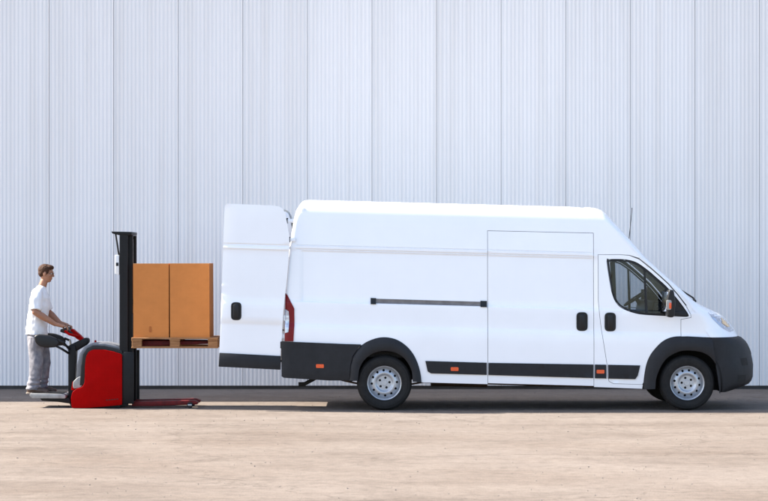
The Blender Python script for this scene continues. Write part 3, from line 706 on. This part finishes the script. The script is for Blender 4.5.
for s in (-1, 1):
    rd = link('rear_door', panel_mesh('rear_door', RD, side=s, thick=0.055, rows=RDR, slope=0.032, xref=252, xstep=8, yfun=rd_y), M['paint'], van)
    inner = [(x, y) for x, y in offset_poly(RD, 2.0)]
    a, b = s * (W - 0.088), s * (W - 0.050)
    MB().prism([px2(p) for p in inner], min(a, b), max(a, b)).build('inner_panel', 'paint', rd, bevel=0.008)
    MB().prism([px2(p) for p in ((219.4, 352.8), (280.9, 356), (280.4, 369.8), (218.5, 366.7))], min(s * (W - .06), s * (W + .006)), max(s * (W - .06), s * (W + .006))).build('lower_trim', 'cladding', rd, bevel=0.008)
    handle(236.2, 311.2, rd, w=5.2, h=9.0, s=s, yo=W - 0.008)
    for hx, hy in ((286.6, 220.6), (289.0, 239.4), (284.4, 318), (282, 336)):
        x, z = px2((hx, hy)); yh = s * (W - 0.05)
        hg = MB().tube([(x, yh, z - .035), (x, yh, z + .035)], .018, 10).build('hinge', 'dark' if hy < 300 else 'paint', rd)
        MB().box(x - .01, x + .085, yh - .012, yh + .012, z - .028, z + .022).build('hinge_arm', 'paint', hg, bevel=0.004)
    MB().tube([(px2((279, 330))[0], s * (W - .12), px2((279, 330))[1]), (px2((287, 331))[0], s * (W - .2), px2((287, 331))[1])], .01, 8).build('check_strap', 'black', rd)
MB().prism(xz((289.5, 299), (292.5, 262), (296.5, 226), (301, 208), (305, 208), (301, 226), (297, 262), (294, 342), (289, 342)), -W + 0.10, -W + 0.17).build('rear_door_frame', 'paint', van, bevel=0.006)
MB().prism(xz((289.5, 299), (292.5, 262), (296.5, 226), (301, 208), (305, 208), (301, 226), (297, 262), (294, 342), (289, 342)), W - 0.17, W - 0.10).build('rear_door_frame', 'paint', van, bevel=0.006)

# ================================================================= PALLET STACKER
YC = 0.76
K1 = S * D / (D + YC - 0.36)             # photo px per metre at the near face of the truck
GY = HZ + CAMZ * K1
def t2(p): return ((p[0] - 384) / K1, (GY - p[1]) / K1)
def txz(*pts): return [t2(p) for p in pts]
trk = thing('pallet_stacker', 'red electric pallet stacker with tall black mast and fold-down standing platform', 'stacker truck', (0, 0, 0))
HB = [(71.8, 408.0), (71.0, 398), (72.4, 392), (76, 389.0), (82, 387.2), (84.6, 383), (84.9, 366), (85.8, 357), (88.4, 351.8), (93, 349.6), (103, 349.6), (113, 351.6), (122, 354.4), (122, 405), (100, 407.0), (84, 408.2)]
hood = MB().prism(rounded(txz(*HB), 0.02, 3), YC - 0.36, YC + 0.36).build('hood', 'red', trk, bevel=0.03, seg=4)
TR = [(79.2, 386), (80.6, 366), (82.4, 355), (86.2, 348.4), (92.4, 345.4), (104, 345.6), (114, 348.0), (122, 350.6), (122, 355.6), (113, 352.6), (103, 350.8), (94, 350.8), (89.4, 353), (86.9, 358), (86, 368), (85.6, 385)]
MB().prism(txz(*TR), YC - 0.335, YC + 0.335).build('hood_edge', 'black', trk, bevel=0.012, seg=3)
GC = [(74.6, 383), (76, 365), (79, 353.5), (83.6, 346.6), (91, 343.2), (104, 343.2), (114, 345.4), (122, 348), (122, 352), (104, 348), (92.4, 347.6), (87.6, 350), (84, 356), (82, 367), (81, 384)]
MB().prism(txz(*GC), YC - 0.28, YC + 0.28).build('hood_cover', 'greypl', trk, bevel=0.02, seg=3)
MB().prism(rounded(txz((72.6, 389), (72.4, 382), (78, 377), (84, 376), (84, 383), (80, 388)), .03, 3), YC - 0.33, YC + 0.33).build('foot_guard', 'lightgrey', trk, bevel=0.02, seg=3)
MB().prism(txz((70.4, 390.5), (71.6, 382), (73.6, 382), (73.6, 390.5)), YC - .30, YC + .30).build('red_edge_strip', 'red', trk, bevel=0.006)
MB().prism(txz((76, 405), (120, 404), (120, 408.2), (78, 408.2)), YC - .33, YC + .33).build('chassis', 'mast', trk, bevel=0.01)
MB().lathe([(0.03, -.04), (.085, -.04), (.09, -.03), (.09, .03), (.085, .04), (.03, .04)], c=(t2((90, 400))[0], YC, .09), seg=32).build('drive_wheel', 'rubber', trk)
for k in range(5):                       # small vent slots near the bottom of the side
    x, z = t2((107 + k * 2.6, 400 - k * .25)); MB().box(x - .012, x + .012, YC - .3625, YC - .35, z - .006, z + .004).build('vent_slot', 'black', hood, smooth=False)
MB().tube([(t2((93, 343))[0], YC - .1, t2((93, 343))[1]), (t2((92.6, 341))[0], YC - .1, t2((92.6, 341))[1])], .014, 10).build('stop_button', 'red', hood)
# tiller column, arm and head
MB().prism(rounded(txz((65.2, 402), (65.2, 352), (66.6, 347), (72.2, 346), (73.0, 352), (71.6, 376), (73, 404), (68, 408)), .02, 3), YC - .09, YC + .09).build('tiller_column', 'mast', trk, bevel=.02, seg=3)
MB().prism(rounded(txz((64.4, 352.8), (64.8, 346.6), (81.6, 338.4), (85.4, 339.2), (86.0, 342.6), (84, 345.4), (70, 354)), .025, 4), YC - .07, YC + .07).build('tiller_arm', 'mast', trk, bevel=.02, seg=3)
MB().prism(rounded(txz((66.0, 332.0), (68.8, 329.2), (76.4, 335.6), (81.4, 340.6), (79.0, 342.6), (73.0, 339.6)), .02, 3), YC - .06, YC + .06).build('tiller_head', 'red', trk, bevel=.014, seg=3)
gx, gz = t2((63.6, 329.4))
gp = MB().tube([(gx, YC - .27, gz - .02), (gx, YC - .20, gz), (gx, YC + .20, gz), (gx, YC + .27, gz - .02)], .017, 12).build('grip_bar', 'black', trk)
for s in (-1, 1):
    MB().tube([(gx, YC + s * .27, gz - .02), (t2((68, 334.4))[0], YC + s * .26, t2((68, 334.4))[1]), (t2((75, 337.4))[0], YC + s * .06, t2((75, 337.4))[1])], [.016, .018, .022], 10).build('grip_bracket', 'red', gp)
    MB().tube([(gx, YC + s * .245, gz - .012), (gx, YC + s * .10, gz)], .020, 12).build('rubber_grip', 'black', gp)
MB().prism(rounded(txz((57, 332.6), (57.6, 329.6), (64, 329.8), (70, 333.4), (69, 335.6), (63, 334.4)), .012, 3), YC - .10, YC + .10).build('control_pod', 'black', gp, bevel=.008)
# side guards
for s in (-1, 1):
    yy = YC + s * .30
    gd = MB().prism(rounded(txz((33.2, 336.5), (37, 334.2), (48, 335.2), (56, 338.4), (59.0, 343.2), (56, 347.4), (47, 348.0), (39, 346.8), (34.6, 342.6)), .05, 5), yy - .03, yy + .03).build('side_guard', 'black', trk, bevel=.022, seg=3)
    for (a, b, c_) in (((57, 340), (62.6, 342.4), (66.4, 350)), ((55, 346), (60.6, 348.8), (65.6, 354))):
        MB().tube([(t2(a)[0], yy, t2(a)[1]), (t2(b)[0], yy, t2(b)[1]), (t2(c_)[0], YC + s * .10, t2(c_)[1])], .016, 10).build('guard_tube', 'black', gd)
# platform
pf = MB().prism(rounded(txz((28.4, 396.2), (28.8, 393.6), (62, 394.4), (64.6, 396.0), (64.4, 399.0), (31, 398.8)), .01, 2), YC - .27, YC + .27).build('platform', 'lightgrey', trk, bevel=.006)
MB().prism(txz((30.4, 394.05), (61, 394.75), (61, 393.9), (30.4, 393.2)), YC - .25, YC + .25).build('rubber_mat', 'rubber', pf, smooth=False)
MB().prism(txz((38, 399), (68, 399), (70, 404.6), (56, 402.6), (40, 401.6)), YC - .22, YC + .22).build('platform_bracket', 'mast', pf, bevel=.01)
for yy in (-.2, .2):
    MB().lathe([(0.012, -.02), (.05, -.02), (.055, -.012), (.055, .012), (.05, .02), (.012, .02)], c=(t2((74, 404))[0], YC + yy, .056), seg=24).build('stabiliser_wheel', 'rubber', trk)
# mast
mz1 = t2((0, 233.0))[1]
def upright(x0, x1, y, w, z0, z1, nm, flip):
    mb = MB(); a, b = (x0 - 384) / K1, (x1 - 384) / K1; t = .014
    mb.box(a, b, y - t / 2, y + t / 2, z0, z1)
    mb.box(a, a + .02, min(y, y + flip * w), max(y, y + flip * w), z0, z1 - .001); mb.box(b - .02, b, min(y, y + flip * w), max(y, y + flip * w), z0, z1 - .001)
    return mb.build(nm, 'mast', trk, bevel=.003, seg=1)
for s in (-1, 1):
    upright(119.0, 127.4, YC + s * .30, .06, .03, mz1, 'mast_upright', -s)
    upright(124.6, 131.6, YC + s * .225, .05, .06, mz1 - .03, 'inner_mast_upright', -s)
    MB().tube([((121.8 - 384) / K1, YC + s * .17, .08), ((121.8 - 384) / K1, YC + s * .17, mz1 - .3)], .024, 12).build('lift_cylinder', 'mast', trk)
    MB().tube([((121.8 - 384) / K1, YC + s * .17, mz1 - .35), ((121.8 - 384) / K1, YC + s * .17, mz1 - .05)], .014, 10).build('piston_rod', 'steel', trk)
    MB().box((128.4 - 384) / K1, (129.2 - 384) / K1, YC + s * .12 - .012, YC + s * .12 + .012, .9, mz1 - .08).build('lift_chain', 'steel', trk, smooth=False)
MB().prism(txz((110.6, 231.4), (131.2, 231.8), (131.2, 235), (118, 235), (112, 233.6)), YC - .31, YC + .31).build('mast_top_bar', 'mast', trk, bevel=.006)
for z in (.12, .95, 1.55): MB().box((119 - 384) / K1, (121 - 384) / K1, YC - .29, YC + .29, z, z + .08).build('mast_crossbar', 'mast', trk, bevel=.004)
MB().prism(txz((119, 404), (119, 356), (124, 352), (133.6, 352), (133.6, 404)), YC - .335, YC - .315).build('mast_side_plate', 'mast', trk, bevel=.004)
MB().prism(txz((119, 404), (119, 356), (124, 352), (133.6, 352), (133.6, 404)), YC + .315, YC + .335).build('mast_side_plate', 'mast', trk, bevel=.004)
bx0 = MB().prism(rounded(txz((114.2, 255), (118.6, 255), (118.6, 275), (114.2, 274)), .01, 2), YC - .30, YC - .24).build('mast_bracket', 'white', trk, bevel=.006)
MB().prism(txz((115.4, 262.6), (118, 262.6), (118, 266), (115.4, 266)), YC - .303, YC - .29).build('bracket_bolt', 'black', bx0, bevel=.003)
MB().tube([t for t in [((114 - 384) / K1, YC - .2, t2((0, 233))[1]), ((115.8 - 384) / K1, YC - .22, t2((0, 243))[1]), ((117.5 - 384) / K1, YC - .2, t2((0, 256))[1])]], .012, 8).build('hydraulic_hose', 'black', trk)
# carriage and forks
fz = t2((0, 345.2))[1]
MB().box((131.0 - 384) / K1, (133.0 - 384) / K1, YC - .28, YC + .28, fz - .05, fz + .42).build('fork_carriage', 'mast', trk, bevel=.005)
for s in (-1, 1):
    yy = YC + s * .19
    MB().prism([((131.6 - 384) / K1, fz + .06), ((131.6 - 384) / K1, fz - .02), ((206 - 384) / K1, fz + .012), ((214 - 384) / K1, fz + .024), ((214 - 384) / K1, fz + .034), ((206 - 384) / K1, fz + .05)], yy - .08, yy + .08).build('fork', 'darkred', trk, bevel=.004)
    lg = MB().prism(txz((131, 406.6), (131, 402.2), (170, 401.4), (193, 401.0), (197.4, 402.8), (196.6, 405.0), (188, 405.4), (150, 406.6)), YC + s * .19 - .075, YC + s * .19 + .075).build('support_leg', 'darkred', trk, bevel=.006)
    MB().lathe([(0.01, -.03), (.036, -.03), (.04, -.024), (.04, .024), (.036, .03), (.01, .03)], c=(t2((189.5, 0))[0], YC + s * .19 - .10, .041), seg=24).build('load_wheel', 'rubber', lg)
    MB().box(t2((187.5, 0))[0], t2((191.5, 0))[0], YC + s * .19 - .135, YC + s * .19 - .128, .03, .055).build('wheel_plate', 'steel', lg, bevel=.003)

# ================================================================= PALLET AND BOXES
KP = S * D / (D + YC - 0.40)
PX0 = (131.4 - 384) / KP; PL = 1.165; PTOP = CAMZ - (337.6 - HZ) / KP
pal = thing('wooden_pallet', 'worn wooden pallet raised on the forks, carrying the cardboard boxes', 'pallet', (PX0, YC, PTOP - 0.144))
def pbox(nm, x0, x1, y0, y1, z0, z1, par=pal): return MB().box(x0, x1, y0, y1, z0, z1).build(nm, 'wood', par, bevel=.004, seg=1)
for i, (yy, w) in enumerate(((-.33, .14), (-.165, .10), (0, .14), (.165, .10), (.33, .14))): pbox('deck_board', 0 + .004 * (i % 2), PL - .005 * (i % 3), yy - w / 2, yy + w / 2, .122, .144)
for x in (.07, PL / 2, PL - .07): pbox('cross_board', x - .07, x + .07, -.4, .4, .1, .1215)
for x in (.07, PL / 2, PL - .07):
    for yy, w in ((-.345, .1), (0, .145), (.345, .1)): pbox('block', x - .065, x + .065, yy - w / 2 + .004, yy + w / 2 - .004, .0225, .0995)
for yy, w in ((-.345, .1), (0, .145), (.345, .1)): pbox('base_board', 0, PL, yy - w / 2, yy + w / 2, 0, .022)

def carton(label, x0, x1, h, lean, rz):
    t = thing('cardboard_box', label, 'box', ((x0 + x1) / 2, YC, PTOP + .0005), rz, 'cardboard boxes on the pallet')
    w, d = (x1 - x0) / 2, .36
    def wob(x, y, z): return 0
    n = 8; mb = MB()
    # four sides as slightly bowed sheets
    v = []
    per = []
    for (ax, ay, bx_, by) in ((-w, -d, w, -d), (w, -d, w, d), (w, d, -w, d), (-w, d, -w, -d)):
        for k in range(n):
            f = k / n; x, y = ax + (bx_ - ax) * f, ay + (by - ay) * f
            nx, ny = (by - ay), -(bx_ - ax); L = math.hypot(nx, ny); per.append((x, y, nx / L, ny / L, sin(pi * f) * (1 if abs(ny) > abs(nx) else 0)))
    m = len(per); nz = 10
    for i in range(nz + 1):
        z = h * i / nz
        for (x, y, nx, ny, b) in per:
            bow = .007 * b * sin(pi * i / nz); v.append((x + nx * bow + lean * z / h, y + ny * bow, z))
    mb.add(v, [(i * m + k, i * m + (k + 1) % m, (i + 1) * m + (k + 1) % m, (i + 1) * m + k) for i in range(nz) for k in range(m)])
    mb.add(v[:m], [tuple(range(m - 1, -1, -1))])
    mb.build('carton_body', 'card', t, angle=40)
    for s in (-1, 1):
        fl = MB().box(-w, w, min(s * .003, s * d), max(s * .003, s * d), -.004, 0, Matrix.Translation((lean, 0, h + .004)))
        f = fl.build('top_flap', 'card', t, smooth=False)
        MB().box(-w, w, s * (d + .0015) - .0015, s * (d + .0015) + .0015, -.007, .0, Matrix.Translation((lean, 0, h + .005))).build('flap_edge', 'cardedge', f, smooth=False)
    MB().box(-w + .0, w, -.03, .03, 0, .0008, Matrix.Translation((lean, 0, h + .0045))).build('tape_strip', 'tape', t, smooth=False)
    return t
bxL = carton('narrower brown cardboard box next to the black mast', (133.0 - 384) / KP, (168.5 - 384) / KP, .992, .0, .0)
bxR = carton('wider brown cardboard box at the free end of the pallet', (169.7 - 384) / KP, (209.2 - 384) / KP, .994, -.006, .004)
MB().prism(rounded([(-.025, .07), (.005, .07), (.005, .15), (-.025, .15)], .013, 4), -.3675, -.3655).build('hand_hole', M['cardmark'], bxL, smooth=False)

# ================================================================= PERSON
KM = S * D / (D + YC)
def mp(px, py, y=0.0): return Vector(((px - 384) / KM, YC + y, CAMZ - (py - HZ) / KM))
def capsule(mb, a, b, ra, rb, seg=14, flat=1.0):
    a, b = Vector(a), Vector(b); d = b - a; L = d.length; d.normalize(); pts, rr = [], []
    for k in range(5): t = k / 5 * pi / 2; pts.append(a - d * ra * cos(t)); rr.append(max(.0005, ra * sin(t)))
    for k in range(3): t = k / 2; pts.append(a + d * L * t); rr.append(ra + (rb - ra) * t)
    for k in range(1, 6): t = k / 5 * pi / 2; pts.append(b + d * rb * sin(t)); rr.append(max(.0005, rb * cos(t)))
    mb.tube(pts, rr, seg)
def ellipsoid(mb, c, r, rot=None, seg=20, rings=14):
    v = []; f = []
    for i in range(rings + 1):
        th = pi * i / rings
        for k in range(seg):
            ph = 2 * pi * k / seg; p = Vector((r[0] * sin(th) * cos(ph), r[1] * sin(th) * sin(ph), r[2] * cos(th)))
            if rot is not None: p = rot @ p
            v.append(Vector(c) + p)
    f = [(i * seg + k, (i + 1) * seg + k, (i + 1) * seg + (k + 1) % seg, i * seg + (k + 1) % seg) for i in range(rings) for k in range(seg)]
    mb.add(v, f)
def ringloft(mb, secs, seg=28, n=2.3):          # sections (centre, rx, ry[, tilt])
    v = []
    for c, rx, ry in secs:
        for k in range(seg):
            a = 2 * pi * k / seg; ca, sa = cos(a), sin(a)
            v.append(Vector(c) + Vector((rx * abs(ca) ** (2 / n) * (1 if ca > 0 else -1), ry * abs(sa) ** (2 / n) * (1 if sa > 0 else -1), 0)))
    m = len(secs)
    mb.add(v, [(i * seg + k, i * seg + (k + 1) % seg, (i + 1) * seg + (k + 1) % seg, (i + 1) * seg + k) for i in range(m - 1) for k in range(seg)] +
           [tuple(range(seg - 1, -1, -1)), tuple((m - 1) * seg + k for k in range(seg))])
def fuse(name, mb, mat, parent, voxel=.006, smooth=4, disp=None):
    me = mb.mesh(name, smooth=False); tmp = bpy.data.objects.new(name + '_tmp', me); C.objects.link(tmp)
    md = tmp.modifiers.new('r', 'REMESH'); md.mode = 'VOXEL'; md.voxel_size = voxel
    if smooth: ms = tmp.modifiers.new('s', 'SMOOTH'); ms.iterations = smooth; ms.factor = .5
    dg = bpy.context.evaluated_depsgraph_get(); out = bpy.data.meshes.new_from_object(tmp.evaluated_get(dg))
    bpy.data.objects.remove(tmp); out.name = name; out.materials.clear()
    if disp:
        ns = [v.normal.copy() for v in out.vertices]
        for v, n_ in zip(out.vertices, ns): v.co += n_ * disp(v.co)
    out.polygons.foreach_set('use_smooth', [True] * len(out.polygons))
    return link(name, out, M[mat], parent)
base = mp(38, 393.3)
per = thing('person', 'person in white t-shirt and grey jeans standing on the platform, hands on the tiller', 'person', base)
INV = -base
def L(v): return v + INV
# joints
HIPC = mp(37.6, 336); CH = mp(39.6, 304); NECKB = mp(40.6, 289.5); HEAD = mp(46.2, 273.4)
SHO = {s: mp(39.0, 294.0, s * .185) for s in (-1, 1)}
ELB = {-1: mp(38.4, 311.6, -.25), 1: mp(45.0, 312.2, .24)}
WRI = {-1: mp(57.0, 323.6, -.185), 1: mp(57.6, 323.0, .185)}
GRIP = {s: Vector((gx, YC + s * .185, gz)) for s in (-1, 1)}
HIP = {-1: mp(36.8, 338, -.095), 1: mp(38.4, 338, .095)}
KNE = {-1: mp(38.0, 363.4, -.115), 1: mp(43.0, 362.6, .10)}
ANK = {-1: mp(34.6, 387.0, -.115), 1: mp(39.6, 387.0, .11)}
b = MB()
ringloft(b, [(L(mp(37.4, 342)), .10, .15), (L(mp(37.4, 332)), .105, .155), (L(mp(38.4, 320)), .10, .145), (L(mp(39.4, 305)), .115, .165), (L(mp(39.8, 296)), .09, .150), (L(mp(40.4, 290)), .05, .07)])
capsule(b, L(mp(40.6, 291)), L(mp(44.2, 281)), .060, .052)
for s in (-1, 1):
    capsule(b, L(SHO[s]) + Vector((.004, -s * .025, -.015)), L(ELB[s]), .050, .046); capsule(b, L(ELB[s]), L(ELB[s].lerp(WRI[s], .35)), .046, .049); capsule(b, L(ELB[s].lerp(WRI[s], .35)), L(WRI[s]), .049, .031)
    capsule(b, L(HIP[s]), L(KNE[s]), .085, .055); capsule(b, L(KNE[s]), L(ANK[s]), .056, .038)
    capsule(b, L(ANK[s]) - Vector((.03, 0, .03)), L(ANK[s]) + Vector((.12, 0, -.045)), .035, .028)
    g_ = L(GRIP[s]); palm = g_ + Vector((-.035, 0, .040))
    w_ = L(WRI[s]); capsule(b, w_, palm, .028, .026)
    for k, yy in enumerate((-.031, -.010, .011, .031)):
        ln = (1.0, 1.08, 1.02, .86)[k if s < 0 else 3 - k]
        kn = g_ + Vector((-.012, yy, .038)); p1 = g_ + Vector((.024, yy, .024 * ln)); p2 = g_ + Vector((.029, yy, -.010)); p3 = g_ + Vector((.012, yy, -.029 * ln))
        capsule(b, palm + Vector((0, yy * .9, -.004)), kn, .0125, .0105, 10); capsule(b, kn, p1, .0105, .0092, 10); capsule(b, p1, p2, .0092, .0085, 10); capsule(b, p2, p3, .0085, .0075, 10)
    th0 = palm + Vector((-.004, -s * .030, -.012)); th1 = g_ + Vector((-.026, -s * .052, -.004)); th2 = g_ + Vector((-.004, -s * .056, -.028))
    capsule(b, th0, th1, .014, .012, 10); capsule(b, th1, th2, .012, .009, 10)
# head, facing +x, slightly bowed
tilt = Matrix.Rotation(radians(10), 3, 'Y'); hc = L(HEAD)
def hp(x, y, z): return hc + tilt @ Vector((x, y, z))
ellipsoid(b, hp(-.012, 0, .030), (.098, .076, .092), tilt)
ellipsoid(b, hp(.022, 0, -.030), (.070, .062, .090), tilt)
ellipsoid(b, hp(.050, 0, -.088), (.034, .036, .026), tilt)           # chin
capsule(b, hp(-.01, 0, -.05), hp(.045, 0, -.082), .055, .035)
capsule(b, hp(.090, 0, .022), hp(.105, 0, -.020), .009, .013, 10)      # nose
ellipsoid(b, hp(.098, .013, -.024), (.012, .010, .009), tilt); ellipsoid(b, hp(.098, -.013, -.024), (.012, .010, .009), tilt)
capsule(b, hp(.076, -.034, .032), hp(.076, .034, .032), .016, .016)   # brow
ellipsoid(b, hp(.083, 0, -.054), (.014, .026, .007), tilt); ellipsoid(b, hp(.081, 0, -.066), (.014, .022, .008), tilt)
for s in (-1, 1):
    ellipsoid(b, hp(.052, s * .042, -.018), (.030, .022, .024), tilt)
    ellipsoid(b, hp(-.006, s * .074, -.004), (.019, .010, .032), tilt @ Matrix.Rotation(radians(12 * s), 3, 'Z'))
bod = fuse('body', b, 'skin', per, voxel=.0046, smooth=3)
for s in (-1, 1):
    e = MB(); ellipsoid(e, hp(.074, s * .031, .012), (.013, .014, .010), tilt, 12, 8); e.build('eye', 'eye', bod)
    e = MB(); ellipsoid(e, hp(.0835, s * .032, .012), (.005, .006, .006), tilt, 10, 6); e.build('iris', 'black', bod)
    e = MB(); e.tube([hp(.087, s * .012, .036), hp(.085, s * .032, .041), hp(.068, s * .052, .034)], [.003, .005, .003], 8); e.build('eyebrow', 'hair', bod)
    gls = MB(); cc = hp(.101, s * .031, .008); gls.tube([cc + tilt @ Vector((-.006 * cos(a) ** 2, .024 * cos(a), .018 * sin(a))) for a in [2 * pi * k / 18 for k in range(19)]], .0016, 6, caps=False)
    gls.tube([hp(.096, s * .055, .012), hp(.04, s * .077, .014), hp(-.012, s * .080, .012)], .0018, 6)
    if s < 0: gls.tube([hp(.102, -.008, .012), hp(.104, 0, .015), hp(.102, .008, .012)], .0016, 6)
    gls.build('eyeglasses', 'black', per)
h = MB()
ellipsoid(h, hp(-.019, 0, .040), (.1, .080, .088), tilt)
ellipsoid(h, hp(.036, 0, .090), (.056, .062, .034), tilt)
ellipsoid(h, hp(-.054, 0, -.006), (.054, .070, .058), tilt)
for s in (-1, 1): ellipsoid(h, hp(.008, s * .062, .028), (.030, .019, .042), tilt)
def hairdisp(co):
    return .0035 * noise.noise(co * 70) + .003 * noise.noise(co * 150)
fuse('hair', h, 'hair', per, voxel=.005, smooth=2, disp=hairdisp)
# t-shirt
t = MB()
ringloft(t, [(L(mp(36.2, 334.6)), .150, .195), (L(mp(36.6, 328)), .146, .190), (L(mp(38.0, 318)), .140, .182), (L(mp(39.6, 306)), .142, .190), (L(mp(39.8, 298)), .132, .196), (L(mp(39.8, 293)), .104, .180), (L(mp(40.4, 289)), .075, .105), (L(mp(41.4, 286.6)), .060, .068)])
for s in (-1, 1):
    capsule(t, L(SHO[s]) + Vector((0, -s * .03, .008)), L(SHO[s].lerp(ELB[s], .35)), .082, .078); capsule(t, L(SHO[s]) + Vector((.0, -s * .03, .0)), L(mp(41.0, 289.6)) + Vector((0, s * .035, 0)), .080, .062); 
    a = L(SHO[s].lerp(ELB[s], .30)); e_ = L(SHO[s].lerp(ELB[s], .90)); t.tube([a, a.lerp(e_, .5), e_], [.076, .076, .078], 18)
def cloth(amp, fr):
    def f(co):
        q = Vector((co.x * fr, co.y * fr, co.z * fr * .6)); return amp * noise.noise(q) + amp * .5 * noise.noise(q * 2.3 + Vector((3, 1, 7)))
    return f
fold = cloth(.012, 9)
def shirtfold(co):
    return 1.25 * fold(co) + .008 * sin((co.z * 1.2 + co.x * .9) * 42) * max(0, min(1, (1.05 - co.z) * 3))
fuse('t_shirt', t, 'shirt', per, voxel=.007, smooth=5, disp=shirtfold)
# jeans
j = MB()
ringloft(j, [(L(mp(37.2, 347)), .120, .155), (L(mp(36.8, 340)), .134, .178), (L(mp(36.8, 332)), .126, .174), (L(mp(36.8, 329)), .118, .165)])
for s in (-1, 1):
    j.tube([L(HIP[s]) + Vector((0, 0, .02)), L(HIP[s].lerp(KNE[s], .4)), L(HIP[s].lerp(KNE[s], .8)), L(KNE[s]), L(KNE[s].lerp(ANK[s], .5)), L(KNE[s].lerp(ANK[s], .85)), L(ANK[s]) + Vector((-.004, 0, -.028))], [.105, .106, .092, .088, .084, .086, .088], 20)
jf = cloth(.011, 10)
def jeanfold(co): return jf(co) + .007 * sin(co.z * 95 + 2.2 * noise.noise(co * 7)) * max(0, min(1, (.28 - co.z) * 6)) 
fuse('jeans', j, 'jeans', per, voxel=.007, smooth=5, disp=jeanfold)
# shoes
for s in (-1, 1):
    a = L(ANK[s]); a.z = 0; d = Vector((1, s * .08, 0)).normalized()
    sh_ = MB()
    capsule(sh_, a + Vector((-.045, 0, .050)), a + d * .13 + Vector((0, 0, .042)), .042, .040); capsule(sh_, a + d * .10 + Vector((0, 0, .038)), a + d * .185 + Vector((0, 0, .032)), .040, .030)
    capsule(sh_, a + Vector((-.03, 0, .05)), a + Vector((-.012, 0, .10)), .046, .046)
    so = fuse('shoe', sh_, 'shoe', per, voxel=.006, smooth=4)
    sl_ = MB(); pts = [(-.098, .0), (-.085, .036), (-.03, .042), (.06, .044), (.14, .046), (.20, .034), (.222, 0), (.20, -.034), (.14, -.046), (.06, -.040), (-.03, -.040), (-.085, -.036)]
    ang = math.atan2(d.y, d.x); pp = [(a.x + x * cos(ang) - y * sin(ang), a.y + x * sin(ang) + y * cos(ang)) for x, y in pts]; n = len(pp)
    sl_.add([(x, y, .0) for x, y in pp] + [(x, y, .022) for x, y in pp], [tuple(range(n - 1, -1, -1)), tuple(range(n, 2 * n))] + [(i, (i + 1) % n, n + (i + 1) % n, n + i) for i in range(n)])
    sl_.build('sole', 'sole', so, bevel=.004)
